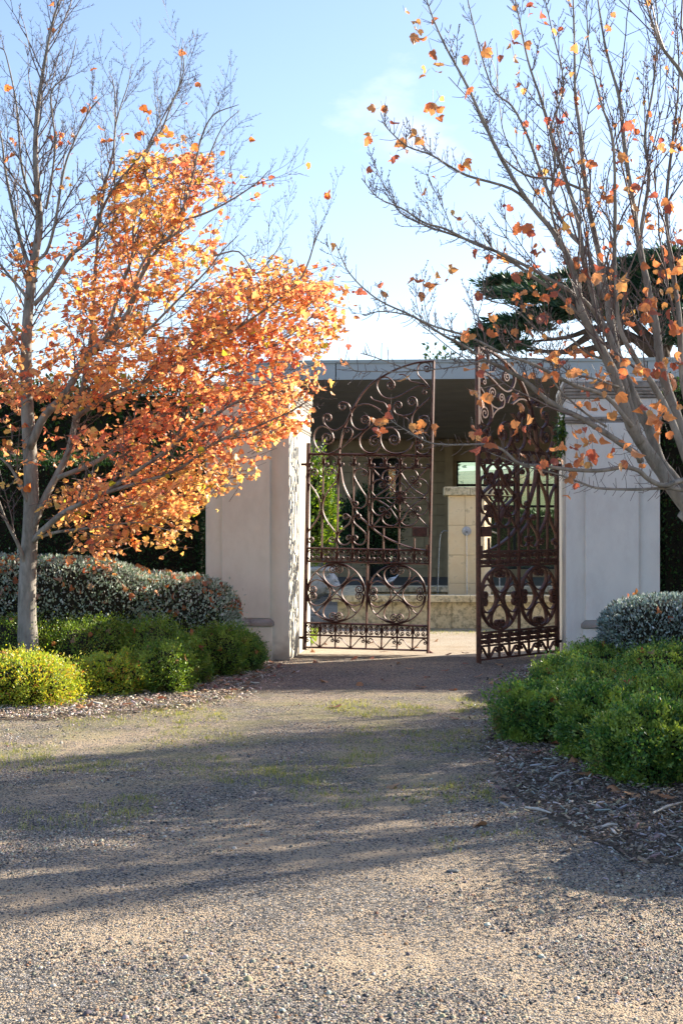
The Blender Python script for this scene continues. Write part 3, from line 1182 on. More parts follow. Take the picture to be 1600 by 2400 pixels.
GATE_PARTS.append(('hinge_collar', MB().lathe([(0.030, 2.56), (0.034, 2.57), (0.034, 2.62), (0.030, 2.63)], 12, (0, 0)).mesh('hinge_collar', M['iron'])))


def gate(loc, rz, sag, label, bolt=False):
    g = empty('iron_gate', loc, 0, label, 'gate')
    g.rotation_mode = 'XYZ'
    g.rotation_euler = (0, R(sag), rz)
    for nme, me in GATE_PARTS:
        link(nme, me, g)
    if bolt:
        u, _z = G2(1330, 3000)
        MB().tube([(u, -0.04, 1.02), (u, -0.04, -0.04)], 0.014, 8).build('drop_bolt', M['iron'], g)
        MB().box(u - 0.02, u + 0.02, -0.034, -0.026, 0.15, 0.20).build('bolt_guide', M['iron'], g)
        u, z_ = G2(1240, 1990)
        MB().tube([(u - 0.02, -0.05, z_ + 0.25), (u - 0.30, -0.05, z_ + 0.27)], 0.012, 8).build('latch_bar', M['iron'], g)
    return g


hl = L0 + e2 * 1.0 + e1 * 0.07
gate((hl.x, hl.y, 0.070), TH, 1.15, 'left rusty wrought-iron scrollwork gate leaf, seen flat on')
hr = R0 + e2 * 1.0 - e1 * 0.07
gate((hr.x, hr.y, 0.045), math.atan2(-1.245, -1.2), 0.35,
     'right dark brown wrought-iron scrollwork gate leaf, swung open towards the drive', True)

# ------------------------------------------------------------------ FOUNTAIN
TF = R(-3.5)
fo = empty('fountain', P(776, 1250, 25.35).xyz, TF, 'stained limestone fountain with square pillar and low basin in the courtyard', 'fountain')
fo.location.z = 0
FW, FD = 9.0, 4.8
zr0, zr1 = 0.475, 0.60


def course(x0, x1, y0, y1, z0, z1, seed, L=1.15, front=True, name='block', mat='lichen_stone', parent=fo):
    r = random.Random(seed)
    x = x0
    while x < x1 - 0.01:
        xx = min(x1, x + L * r.uniform(0.75, 1.2))
        if x1 - xx < 0.3:
            xx = x1
        j = r.uniform(0, 0.010)
        box(name, x + 0.004, xx - 0.004, y0 + (j if front else 0), y1, z0 + 0.003, z1 - 0.003, M[mat], parent, 0.008)
        x = xx


course(0.10, FW - 0.1, 0.10, 0.36, 0, zr0, 3, name='basin_block')
course(0.0, FW, -0.02, 0.46, zr0, zr1, 5, name='coping_stone')
course(0.10, FW - 0.1, FD - 0.36, FD - 0.1, 0, zr0, 7, name='basin_block')
course(0.0, FW, FD - 0.46, FD, zr0, zr1, 8, name='coping_stone')
for (ya, yb) in ((0.465, 1.6), (1.6, 3.1), (3.1, FD - 0.465)):
    box('coping_stone', 0.0, 0.46, ya + 0.004, yb - 0.004, zr0 + 0.003, zr1 - 0.003, M['lichen_stone'], fo, 0.01)
    box('basin_block', 0.10, 0.36, ya + 0.004, yb - 0.004, 0.0, zr0 - 0.003, M['lichen_stone'], fo, 0.01)
box('water', 0.365, FW - 0.3, 0.365, FD - 0.365, 0.3, 0.42, M['water'], fo)
# pillar
pxl = (1047 - 776) / F * 26.4 - 0.055
pw = 0.66
py0 = 1.0
zc = 2.40
hs = [0.0, 0.78, 1.30, 1.85, zc]
for i in range(4):
    for s in range(2):
        x0 = pxl + (0 if s == 0 else pw * 0.46)
        x1 = pxl + (pw * 0.46 if s == 0 else pw)
        if s == 0:
            box('pillar_block', x0 + 0.002, x1 - 0.002, py0 + random.uniform(0, .004), py0 + 0.66, hs[i] + 0.002, hs[i + 1] - 0.002,
                M['limestone'], fo, 0.006)
        else:
            cv = [(x0 + .002, py0), (x1, py0), (x1 + 0.13, py0 + 0.21), (x1 + 0.13, py0 + 0.66), (x0 + .002, py0 + 0.66)]
            n = 5
            vs = [(a, b, hs[i] + .002) for a, b in cv] + [(a, b, hs[i + 1] - .002) for a, b in cv]
            fs = [tuple(range(n - 1, -1, -1)), tuple(range(n, 2 * n))] + [(k, (k + 1) % n, (k + 1) % n + n, k + n) for k in range(n)]
            MB().add(vs, fs).build('pillar_block', M['limestone'], fo, bevel=0.006)
box('cap_stone', pxl - 0.085, pxl + 0.40, py0 - 0.08, py0 + 0.74, zc + 0.001, zc + 0.155, M['lichen_stone'], fo, 0.012)
box('cap_stone', pxl + 0.404, pxl + pw + 0.20, py0 - 0.08, py0 + 0.74, zc + 0.001, zc + 0.155, M['lichen_stone'], fo, 0.012)
sx = pxl + 0.335
sz = 1.74
b = MB()
b.add([(sx + 0.085 * math.cos(a), py0 - 0.001, sz + 0.085 * math.sin(a)) for a in np.linspace(0, 2 * math.pi, 20, endpoint=False)]
      + [(sx + 0.085 * math.cos(a), py0 - 0.025, sz + 0.085 * math.sin(a)) for a in np.linspace(0, 2 * math.pi, 20, endpoint=False)]
      + [(sx + 0.05 * math.cos(a), py0 - 0.045, sz + 0.05 * math.sin(a)) for a in np.linspace(0, 2 * math.pi, 20, endpoint=False)],
      [(k, (k + 1) % 20, (k + 1) % 20 + 20, k + 20) for k in range(20)] + [(k + 20, (k + 1) % 20 + 20, (k + 1) % 20 + 40, k + 40) for k in range(20)]
      + [tuple(range(59, 39, -1))])
b.build('spout_plate', M['grey_stone'], fo)
MB().tube([(sx, py0 - 0.04, sz - 0.01), (sx, py0 - 0.12, sz - 0.02)], 0.018, 8).build('spout', M['lead'], fo)


def stream(x, y, z, dx, dy, n=12, r=0.008):
    pts = []
    T = math.sqrt(2 * (z - 0.43) / 9.8)
    for i in range(n + 1):
        t = T * i / n
        pts.append((x + dx * t + random.uniform(-1, 1) * 0.003, y + dy * t, z - 4.9 * t * t))
    MB().tube(pts, [r * random.uniform(0.6, 1.2) for _ in pts], 6).build('water_stream', M['stream'], fo, True)


stream(sx, py0 - 0.12, sz - 0.03, 0.0, -0.12)
MB().tube([(pxl, py0 + 0.3, sz), (pxl - 0.08, py0 + 0.3, sz + 0.01), (pxl - 0.125, py0 + 0.3, sz - 0.04)], 0.014, 8).build('spout', M['lead'], fo)
stream(pxl - 0.13, py0 + 0.3, sz - 0.05, -0.13, 0)
MB().tube([(pxl + pw + .13, py0 + 0.3, sz), (pxl + pw + 0.24, py0 + 0.3, sz - 0.04)], 0.014, 8).build('spout', M['lead'], fo)
stream(pxl + pw + 0.25, py0 + 0.3, sz - 0.05, 0.10, 0)

# ------------------------------------------------------------------ PIGEON
pg = empty('pigeon', P(918, 1374, 29.9), 0.0, 'grey and white pigeon standing on the far rim of the fountain basin', 'pigeon')
pg.location.z = 0.602


def loft(rings, n=12):
    """rings: (centre, width radius, height radius, tilt)"""
    vs, fs = [], []
    for c, rw, rh, tl in rings:
        for k in range(n):
            a = 2 * math.pi * k / n
            vs.append((c[0] + math.sin(tl) * rh * math.sin(a), c[1] + rw * math.cos(a), c[2] + math.cos(tl) * rh * math.sin(a)))
    for i in range(len(rings) - 1):
        for k in range(n):
            fs.append((i * n + k, i * n + (k + 1) % n, (i + 1) * n + (k + 1) % n, (i + 1) * n + k))
    fs.append(tuple(range(n - 1, -1, -1)))
    fs.append(tuple(len(vs) - n + k for k in range(n)))
    return MB().add(vs, fs)


M['pigeon'] = noisy('pigeon_feathers', (0.55, 0.57, 0.62), (0.78, 0.80, 0.84), 14, 0.7, 0.2, 90)
M['pigeon_dark'] = noisy('pigeon_dark', (0.10, 0.13, 0.16), (0.18, 0.20, 0.24), 14, 0.5, 0.2, 90)
M['pigeon_leg'] = noisy('pigeon_leg', (0.45, 0.12, 0.10), (0.5, 0.16, 0.12), 14, 0.6, 0.0)
loft([((-0.10, 0, 0.085), 0.012, 0.012, 0), ((-0.075, 0, 0.10), 0.04, 0.035, .1), ((-0.03, 0, 0.115), 0.06, 0.055, .2),
      ((0.03, 0, 0.13), 0.062, 0.06, .4), ((0.075, 0, 0.155), 0.046, 0.048, .7), ((0.10, 0, 0.19), 0.03, 0.032, 1.0),
      ((0.115, 0, 0.225), 0.024, 0.024, .9), ((0.13, 0, 0.245), 0.024, 0.024, .4), ((0.15, 0, 0.245), 0.015, 0.016, 0),
      ((0.16, 0, 0.242), 0.006, 0.007, 0)]).build('body', M['pigeon'], pg, True)
loft([((0.158, 0, 0.240), 0.006, 0.006, 0), ((0.185, 0, 0.232), 0.002, 0.002, 0)], 6).build('beak', M['pigeon_dark'], pg)
loft([((-0.185, 0, 0.06), 0.035, 0.005, 0), ((-0.13, 0, 0.078), 0.028, 0.010, 0), ((-0.08, 0, 0.095), 0.02, 0.015, 0)], 8).build('tail', M['pigeon_dark'], pg)
for s in (-1, 1):
    wv = [(0.05, s * 0.060, 0.16), (0.055, s * 0.064, 0.12), (-0.02, s * 0.066, 0.09), (-0.12, s * 0.035, 0.075), (-0.14, s * 0.02, 0.085), (-0.03, s * 0.056, 0.165)]
    wi = [(x, y + s * 0.010, z_) for x, y, z_ in wv]
    fs = [tuple(range(6)), tuple(range(11, 5, -1))] + [(k, (k + 1) % 6, (k + 1) % 6 + 6, k + 6) for k in range(6)]
    wg = MB().add(wv, fs if False else [tuple(range(6))]).add([], [])
    MB().add(wv + wi, fs).build('wing', M['pigeon'], pg)
    MB().add([(-0.045, s * 0.0775, 0.155), (-0.03, s * 0.0775, 0.155), (-0.06, s * 0.0775, 0.09), (-0.075, s * 0.0765, 0.09)], [(0, 1, 2, 3)]).build('wing_bar', M['pigeon_dark'], pg)
    MB().tube([(0.01, s * 0.02, 0.08), (0.015, s * 0.02, 0.02), (0.015, s * 0.02, 0.004)], 0.005, 6).tube([(-0.01, s * 0.02, 0.004), (0.045, s * 0.02, 0.004)], 0.004, 6).build('leg', M['pigeon_leg'], pg)

# ------------------------------------------------------------------ URN WITH LION HEAD
ur = empty('stone_planter', P(722, 1250, 26.8).xyz, 0, 'grey stone planter with a carved lion head, at the left inside the gates', 'planter')
ur.location.z = 0
box('foot', -0.30, 0.30, -0.30, 0.30, 0, 0.16, M['grey_stone'], ur, 0.01)
MB().lathe([(0.24, 0.162), (0.25, 0.2), (0.16, 0.26), (0.13, 0.36), (0.17, 0.44), (0.24, 0.48)], 28).build('stem', M['grey_stone'], ur, True)
MB().lathe([(0.20, 0.482), (0.36, 0.54), (0.46, 0.66), (0.48, 0.80), (0.44, 0.94), (0.46, 0.98)], 32).build('bowl', M['grey_stone'], ur, True)
MB().lathe([(0.49, 0.982), (0.53, 1.0), (0.53, 1.05), (0.50, 1.07)], 32).build('rim', M['grey_stone'], ur, True)
import bmesh
bm = bmesh.new()
bmesh.ops.create_icosphere(bm, subdivisions=4, radius=1)
for v in bm.verts:
    d = v.co.normalized()
    r = 1.0
    # mane: radial tufts round the face, muzzle in front (towards +x)
    ang = math.atan2(d.y, d.z)
    if d.x < 0.45:
        r += 0.13 * math.sin(ang * 9) * (1 - abs(d.x)) + 0.10 * mnoise.noise(d * 7)
    if d.x > 0.6:
        r += 0.35 * max(0, 1 - abs(d.z + 0.25) * 2.2) * (d.x - 0.6) * 2.5
        r -= 0.25 * max(0, 1 - (d.z - 0.18) ** 2 * 60) * max(0, 1 - (abs(d.y) - 0.3) ** 2 * 60)
    v.co = Vector((d.x * 0.17 * r, d.y * 0.19 * r, d.z * 0.20 * r))
me = bpy.data.meshes.new('lion_head')
bm.to_mesh(me)
bm.free()
lh = link('lion_head', me, ur, M['grey_stone'])
lh.location = (0.40, -0.18, 0.77)
lh.rotation_euler = (0, 0, R(-28))

# ------------------------------------------------------------------ SHRUBS AND HEDGES
GREEN = [(0.05, 0.11, 0.016), (0.08, 0.17, 0.022), (0.13, 0.24, 0.03), (0.20, 0.29, 0.035)]
DGREEN = [(0.040, 0.12, 0.040), (0.080, 0.20, 0.055), (0.14, 0.28, 0.065), (0.24, 0.32, 0.06)]
YELLOW = [(0.12, 0.24, 0.03), (0.28, 0.40, 0.04), (0.48, 0.52, 0.05), (0.64, 0.54, 0.07), (0.50, 0.22, 0.05)]
GREY = [(0.22, 0.29, 0.22), (0.36, 0.44, 0.37), (0.50, 0.57, 0.50), (0.10, 0.15, 0.07)]


def shrub(name, c, rad, n, size, cols, w, mat, label, cat='shrub', seed=1, amp=0.13, f=2.3, core=True, group=None, colfun=None, up=0.5,
          thick=0.13, litter=0, tmpl=LEAF_V, stray=0.09):
    r = empty(name, (c[0], c[1], 0), 0, label, cat, group)
    cc = (0, 0, c[2])
    setkind(blob('foliage', cc, rad, n, size, cols, w, mat, r, seed, amp, f, colfun=colfun, up=up, thick=thick, tmpl=tmpl, stray=stray))
    if core:
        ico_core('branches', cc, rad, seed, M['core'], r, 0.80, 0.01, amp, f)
    if litter:
        D = rng.normal(0, 1, (litter, 3))
        D[:, 2] = np.abs(D[:, 2]) + 0.25
        D /= np.linalg.norm(D, axis=1, keepdims=True)
        pos = np.asarray(cc) + D * (lump(D, seed, f, amp) * 1.01)[:, None] * np.asarray(rad)
        nd = D + rng.normal(0, 0.35, D.shape)
        C = pick([(0.42, 0.16, 0.06), (0.50, 0.24, 0.10), (0.33, 0.11, 0.06), (0.40, 0.26, 0.18)], litter)
        lo = scatter('caught_leaves', pos, rng.normal(0, 1, D.shape), nd, rng.uniform(0.055, 0.09, litter), C, M['maple_leaf'],
                     MAPLE_V, MAPLE_F, r)
        setkind(lo)
    return r


def bushpx(x0, x1, ytop, ybase, dy, n, size, cols, w, label, seed, deep=1.0, litter=6, mat='shrub_leaf', **kw):
    """bush whose outline spans x0..x1, ytop..ybase in the photograph, foot at ybase"""
    front = EYE * F / (ybase - HZ)
    x0, x1, ytop = x0 - 5, x1 + 5, ytop - 8
    n = int(n * 1.5)
    half = (x1 - x0) / 2 / F * front
    rad = [half, half * deep, 0]
    d = front + rad[1] * 0.92
    half *= d / front
    rad = [half, half * deep, 0]
    ztop = EYE - (ytop - HZ) / F * d
    cz = ztop * 0.45
    rad[2] = ztop - cz
    c = ((((x0 + x1) / 2) - 800) / F * d, d, cz)
    return shrub('shrub', c, rad, n, size, cols, w, M[mat], label, 'shrub', seed, colfun=fresh, group=kw.pop('group', None), litter=litter, **kw)


GL = 'low green shrubs in the left bed'
GR = 'low green shrubs in the right bed'
wY = [2, 4, 5, 3, 1]


def yellow_tips(pos, D, C):
    # outermost, topmost new growth is yellower
    k = np.clip((D[:, 2] * 0.7 + rng.random(len(D)) * 0.9 - 0.55), 0, 1)[:, None]
    return C * (1 - k) + np.array([0.42, 0.30, 0.03]) * k


def fresh(pos, D, C):
    # patches of paler new shoots and a few browned ones, as they grow
    nn_ = np.array([mnoise.noise(Vector((a_ * 6, b_ * 6, c_ * 6))) for a_, b_, c_ in pos])
    k = np.clip(nn_ * 1.6 + rng.normal(0, .18, len(D)) - 0.05, 0, 0.75)[:, None]
    k2 = np.clip(-nn_ * 1.6 + rng.normal(0, .15, len(D)) - 0.55, 0, 0.7)[:, None]
    C = C * (1 - k) + np.array([0.32, 0.42, 0.08]) * k
    return C * (1 - k2) + np.array([0.28, 0.17, 0.08]) * k2


# left bed
bushpx(-60, 170, 1540, 1668, 0, 15000, 0.028, YELLOW, wY, 'golden yellow-green shrub at the left edge, nearest the drive', 21, litter=10, group=GL)
bushpx(165, 352, 1548, 1640, 0, 12000, 0.028, YELLOW, [3, 4, 4, 2, 1], 'smaller golden shrub just right of the one at the left edge', 22, litter=6, group=GL)
bushpx(310, 450, 1520, 1634, 0, 11000, 0.026, GREEN, [3, 4, 3, 1], 'rounded green shrub right beside the smaller golden shrub', 23, litter=8, group=GL)
bushpx(395, 490, 1500, 1612, 0, 9000, 0.026, GREEN, [3, 4, 3, 1], 'narrow green shrub between the rounded green one and the bright-topped one', 24, litter=5, group=GL)
bushpx(455, 572, 1482, 1594, 0, 10000, 0.026, GREEN, [2, 4, 3, 2], 'bright-topped green shrub, second from the left pier', 25, litter=5, group=GL)
bushpx(535, 616, 1492, 1582, 0, 7500, 0.026, DGREEN, [2, 4, 3, 1], 'small dark green shrub at the foot of the left pier', 26, litter=2, group=GL)
bushpx(-50, 150, 1452, 1604, 0, 11000, 0.026, GREEN, [1, 3, 4, 3], 'lime green shrub behind the tree trunk at the left edge', 27, litter=6, group=GL)
bushpx(110, 330, 1455, 1604, 0, 12000, 0.026, GREEN, [1, 3, 4, 3], 'wide lime green shrub right of the maple trunk, under the grey hedge', 28, litter=8, group=GL)
bushpx(290, 440, 1470, 1604, 0, 9000, 0.026, GREEN, [2, 3, 4, 2], 'green shrub under the grey hedge, third from the left edge in the back row', 29, litter=8, group=GL)
bushpx(50, 230, 1492, 1600, 0, 10000, 0.026, GREEN, [2, 4, 3, 1], 'mid-green shrub hiding the foot of the maple trunk', 30, litter=10, group=GL)
bushpx(200, 370, 1490, 1596, 0, 10000, 0.026, GREEN, [3, 4, 2, 1], 'shaded green shrub in the middle of the left bed with fallen leaves on it', 31, litter=14, group=GL)
# right bed
bushpx(1178, 1350, 1610, 1756, 0, 15000, 0.030, DGREEN, [3, 4, 3, 1], 'rounded green shrub at the left tip of the right bed', 41, litter=6, group=GR)
bushpx(1320, 1475, 1610, 1800, 0, 14000, 0.030, DGREEN, [3, 4, 3, 1], 'dark green shrub in the front row of the right bed, second from its left tip', 42, litter=5, group=GR)
bushpx(1392, 1650, 1655, 1858, 0, 21000, 0.030, DGREEN, [3, 4, 3, 2], 'largest green shrub at the front of the right bed, cut by the frame', 43, litter=4, group=GR)
bushpx(1250, 1375, 1548, 1665, 0, 10000, 0.028, DGREEN, [3, 4, 3, 1], 'green shrub below the swung-open gate leaf', 44, litter=8, group=GR)
bushpx(1330, 1500, 1508, 1622, 0, 12000, 0.028, DGREEN, [2, 4, 3, 2], 'green shrub against the plinth of the right pier', 45, litter=12, group=GR)
bushpx(1455, 1640, 1518, 1640, 0, 12000, 0.028, DGREEN, [2, 4, 3, 2], 'green shrub directly below the grey right shrub', 46, litter=8, group=GR)
bushpx(1300, 1460, 1560, 1690, 0, 12000, 0.028, DGREEN, [2, 4, 3, 2], 'green shrub with pinkish dead leaves in the middle of the right bed', 47, litter=10, group=GR)
bushpx(1440, 1640, 1585, 1730, 0, 14000, 0.030, DGREEN, [2, 4, 3, 2], 'green shrub at the right edge between the front and back rows', 48, litter=8, group=GR)
shrub('shrub', (3.12, 8.15, 0.5), (0.85, 0.9, 0.66), 12000, 0.035, DGREEN, None, M['shrub_leaf'], 'green shrub just beyond the right edge, its shadow on the drive', seed=49, group=GR)

# clipped grey hedge left, grey shrub right
hd = empty('clipped_hedge', (-3.6, 18.2, 0), 0, 'long rounded grey-leaved hedge strewn with brown leaves behind the maple trunk', 'hedge')
for i, (dx, rx, rz, cz) in enumerate([(-2.3, 2.2, 0.95, 0.82), (0.2, 2.0, 0.82, 0.66), (1.35, 1.02, 0.66, 0.50)]):
    pass
def hedge_mound(parent, segs, n, size, cols, w, mat, seed, litter):
    allp, alln, alld = [], [], []
    for i, (dx, dyy, rx, ry, rz, cz) in enumerate(segs):
        m = int(n * rx / sum(s[2] for s in segs))
        D = rng.normal(0, 1, (m, 3))
        D /= np.linalg.norm(D, axis=1, keepdims=True)
        # squarer, clipped outline
        q = np.abs(D) ** 3.0
        D2 = D / (q.sum(1) ** (1 / 3.0))[:, None]
        Lm = lump(D, seed + i, 2.6, 0.035)
        t = 1 - np.abs(rng.normal(0, 0.07, m)) + (rng.random(m) < 0.015) * rng.random(m) * 0.12
        p = np.array([dx, dyy, cz]) + D2 * (Lm * t)[:, None] * np.array([rx, ry, rz])
        allp.append(p)
        nd = D / np.array([rx, ry, rz])
        alln.append(nd / np.linalg.norm(nd, axis=1, keepdims=True))
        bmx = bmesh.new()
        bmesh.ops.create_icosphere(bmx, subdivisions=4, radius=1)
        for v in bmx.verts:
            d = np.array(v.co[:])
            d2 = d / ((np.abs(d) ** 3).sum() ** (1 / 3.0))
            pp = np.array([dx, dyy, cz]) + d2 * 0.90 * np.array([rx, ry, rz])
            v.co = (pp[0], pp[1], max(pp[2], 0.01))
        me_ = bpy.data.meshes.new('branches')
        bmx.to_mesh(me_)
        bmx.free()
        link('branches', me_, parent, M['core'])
    pos = np.vstack(allp)
    nd = np.vstack(alln)
    ok = pos[:, 2] > 0.02
    # drop those inside another segment
    for i, (dx, dyy, rx, ry, rz, cz) in enumerate(segs):
        q = ((pos - np.array([dx, dyy, cz])) / np.array([rx, ry, rz]))
        ok &= (np.abs(q) ** 3).sum(1) ** (1 / 3.0) > 0.72
    pos, nd = pos[ok], nd[ok]
    m = len(pos)
    o = scatter('foliage', pos, nd * 0.9 + np.array([0, 0, 0.5]) + rng.normal(0, 0.6, (m, 3)), nd + rng.normal(0, 0.8, (m, 3)),
                size * rng.uniform(0.6, 1.25, m), pick(cols, m, w), mat, LEAF_V, LEAF_F, parent)
    setkind(o)
    if litter:
        top = nd[:, 2] > 0.25
        idx = rng.choice(np.where(top)[0], litter)
        pp = pos[idx] + nd[idx] * 0.02
        o = scatter('caught_leaves', pp, rng.normal(0, 1, (litter, 3)), nd[idx] + rng.normal(0, 0.5, (litter, 3)),
                    rng.uniform(0.06, 0.10, litter), pick([(0.45, 0.17, 0.06), (0.50, 0.24, 0.10), (0.33, 0.11, 0.06), (0.40, 0.28, 0.20)], litter),
                    M['maple_leaf'], MAPLE_V, MAPLE_F, parent)
        setkind(o)


hedge_mound(hd, [(-2.25, -1.0, 2.2, 0.80, 0.80, 0.77), (-0.15, -0.85, 1.6, 0.75, 0.72, 0.70), (1.12, -0.6, 1.22, 0.70, 0.60, 0.60)], 95000, 0.045, GREY,
            [3, 4, 3, 2], M['grey_leaf'], 61, 900)
hd2 = empty('grey_shrub', (3.55, 15.8, 0), 0, 'blue-grey leaved shrub in front of the right pier, orange leaves on top', 'shrub')
hedge_mound(hd2, [(0.25, 0, 0.95, 0.75, 0.46, 0.56)], 17000, 0.045, [(0.15, 0.21, 0.20), (0.25, 0.33, 0.33), (0.38, 0.46, 0.45), (0.07, 0.10, 0.07)],
            [3, 4, 3, 2], M['grey_leaf'], 71, 26)


def hedge_box(name, x0, x1, y0, y1, z1, n, size, cols, w, label, seed, cat='hedge', mat='hedge_leaf', faces='ftrl', rz=0.0, bump=0.10):
    r = empty(name, ((x0 + x1) / 2, (y0 + y1) / 2, 0), rz, label, cat)
    hx_, hy_ = (x1 - x0) / 2, (y1 - y0) / 2
    A = {'f': hx_ * z1, 't': hx_ * hy_, 'r': hy_ * z1, 'l': hy_ * z1, 'b': hx_ * z1}
    tot = sum(A[k] * 1.0 for k in faces)
    PP, NN = [], []
    for k in faces:
        m = int(n * A[k] / tot)
        a, b = rng.uniform(-1, 1, m), rng.uniform(0, 1, m)
        j = 0.5 * np.sin(a * hx_ * 2.1 + seed) * np.sin(b * z1 * 2.3 + 1.3 * seed) + 0.35 * np.sin(a * hx_ * 5.3) * np.sin(b * z1 * 6.1 + seed)
        off = bump * j - np.abs(rng.normal(0, 0.06, m))
        if k == 'f':
            PP.append(np.c_[a * hx_, -hy_ - off, b * z1]); NN.append(np.tile([0, -1, 0.25], (m, 1)))
        if k == 'b':
            PP.append(np.c_[a * hx_, hy_ + off, b * z1]); NN.append(np.tile([0, 1, 0.25], (m, 1)))
        if k == 't':
            b2 = rng.uniform(-1, 1, m)
            PP.append(np.c_[a * hx_, b2 * hy_, z1 + off + np.abs(rng.normal(0, bump * 0.5, m))]); NN.append(np.tile([0, 0, 1], (m, 1)))
        if k == 'r':
            PP.append(np.c_[hx_ + off, a * hy_, b * z1]); NN.append(np.tile([1, 0, 0.2], (m, 1)))
        if k == 'l':
            PP.append(np.c_[-hx_ - off, a * hy_, b * z1]); NN.append(np.tile([-1, 0, 0.2], (m, 1)))
    pos, nd = np.vstack(PP), np.vstack(NN).astype(float)
    m = len(pos)
    setkind(scatter('foliage', pos, nd + np.array([0, 0, 0.4]) + rng.normal(0, 0.7, (m, 3)), nd + rng.normal(0, 0.7, (m, 3)),
                    size * rng.uniform(0.6, 1.3, m), pick(cols, m, w), M[mat], LEAF_V, LEAF_F, r))
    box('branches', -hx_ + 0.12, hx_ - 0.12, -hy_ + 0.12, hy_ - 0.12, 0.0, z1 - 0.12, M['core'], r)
    return r


DARKH = [(0.018, 0.050, 0.016), (0.030, 0.080, 0.022), (0.05, 0.11, 0.03), (0.07, 0.055, 0.025)]
hedge_box('hedge', -9.5, -1.95, 20.2, 21.6, 2.78, 42000, 0.050, DARKH, [3, 4, 2, 1], 'dark clipped conifer hedge behind the orange maple, left of the left pier', 3)
hedge_box('hedge', -12.5, -2.6, 25.0, 26.8, 4.25, 30000, 0.10, [(0.015, 0.035, 0.012), (0.03, 0.07, 0.015), (0.07, 0.13, 0.02)], [3, 3, 1],
          'tall dark laurel hedge rising behind the clipped hedge on the left', 5, bump=0.22)
hedge_box('hedge', 4.35, 14.0, 19.55, 21.3, 3.78, 36000, 0.055, DARKH, [3, 4, 3, 0.5], 'tall dark green hedge right of the right pier', 8, rz=0)
hv2 = shrub('topiary_shrub', (P(724, 1250, 26.8).x, 26.8, 2.18), (0.50, 0.48, 0.95), 9000, 0.085, [(0.05, 0.11, 0.015), (0.10, 0.19, 0.02), (0.20, 0.30, 0.03), (0.30, 0.36, 0.05)],
            [3, 4, 3, 1], M['shrub_leaf'], 'bright sunlit laurel bush standing in the lion-head planter', 'shrub', 81, amp=0.10, thick=0.2)
dk = shrub('topiary_shrub', (P(862, 1250, 44).x, 44.0, 1.9), (1.0, 0.9, 1.05), 9000, 0.10, [(0.02, 0.05, 0.02), (0.035, 0.08, 0.03), (0.05, 0.10, 0.04)], None,
           M['hedge_leaf'], 'dark round bush in the shade before the tall doorway', 'shrub', 82, amp=0.08)
MB().tube([(0, 0, 0.0), (0, 0, 1.2)], 0.08, 8).build('stem', M['conifer_bark'], dk)
# garden glimpsed through the windows
hedge_box('hedge', 3, 20, 66, 68, 2.6, 9000, 0.20, [(0.06, 0.10, 0.03), (0.10, 0.16, 0.04)], None, 'garden hedge glimpsed through the tall window of the building', 9, faces='ft')
# ivy on the inner face of the right pier
iv = empty('ivy', R0 + e2 * 0.25 + Vector((0, 0, 3.0)), TH, 'small patch of green ivy hanging on the inner top corner of the right pier', 'ivy')
m = 130
pp = np.c_[-np.abs(rng.normal(0.03, 0.05, m)), rng.normal(0, 0.12, m), rng.normal(0, 0.16, m)]
setkind(scatter('foliage', pp, rng.normal(0, 1, (m, 3)) + np.array([0, 0, -1]), np.tile([-1.0, -0.4, 0.2], (m, 1)) + rng.normal(0, 0.4, (m, 3)), rng.uniform(0.05, 0.09, m),
                pick([(0.05, 0.10, 0.02), (0.10, 0.18, 0.03)], m), M['shrub_leaf'], MAPLE_V, MAPLE_F, iv))
MB().tube([(-0.01, 0, 0.2), (-0.02, 0.03, 0), (-0.01, -0.03, -0.25)], 0.006, 5).build('stem', M['twig'], iv)


# ------------------------------------------------------------------ TREES
def grow(mb, p, d, L, r, rnd, lvl, tips, up=0.25, spurs=True, nseg=7, r_end=None, leafpts=None):
    """a thin shoot with side shoots; returns nothing, adds tubes"""
    pts = [p.copy()]
    rs = [r]
    dd = d.normalized()
    st = L / nseg
    re_ = r_end if r_end else max(0.0016, r * 0.3)
    for i in range(nseg):
        dd = (dd + Vector((rnd.gauss(0, .09), rnd.gauss(0, .09), rnd.gauss(0, .09) + up * 0.16))).normalized()
        pts.append(pts[-1] + dd * st)
        rs.append(r + (re_ - r) * (i + 1) / nseg)
    mb.tube(pts, rs, 5 if r > 0.006 else 3, False)
    if leafpts is not None:
        for i in range(2, len(pts)):
            leafpts.append((pts[i], dd))
    tips.append((pts[-1], dd))
    if lvl > 0:
        nn = {3: 6, 2: 6, 1: 4}[lvl]
        for k in range(nn):
            f = (k + 1 + rnd.uniform(-.3, .3)) / (nn + 0.6)
            i = min(nseg - 1, int(f * nseg))
            q = pts[i].lerp(pts[i + 1], f * nseg - i)
            tdir = (pts[i + 1] - pts[i]).normalized()
            ax = tdir.orthogonal().normalized()
            ax.rotate(Matrix.Rotation(rnd.uniform(0, 6.28), 3, tdir))
            for s in (1, -1):
                if lvl >= 2 and rnd.random() < 0.35:
                    continue
                a = rnd.uniform(0.55, 0.95)
                nd = (tdir * math.cos(a) + ax * s * math.sin(a)).normalized()
                if lvl == 1:
                    grow(mb, q, nd, L * rnd.uniform(.10, .22), max(0.0016, r * .5), rnd, 0, [], up * 2.0, nseg=2)
                else:
                    grow(mb, q, nd, L * rnd.uniform(.28, .5) * (1 - f * .4), max(0.0018, r * .52), rnd, lvl - 1, tips, up, nseg=5, leafpts=leafpts)


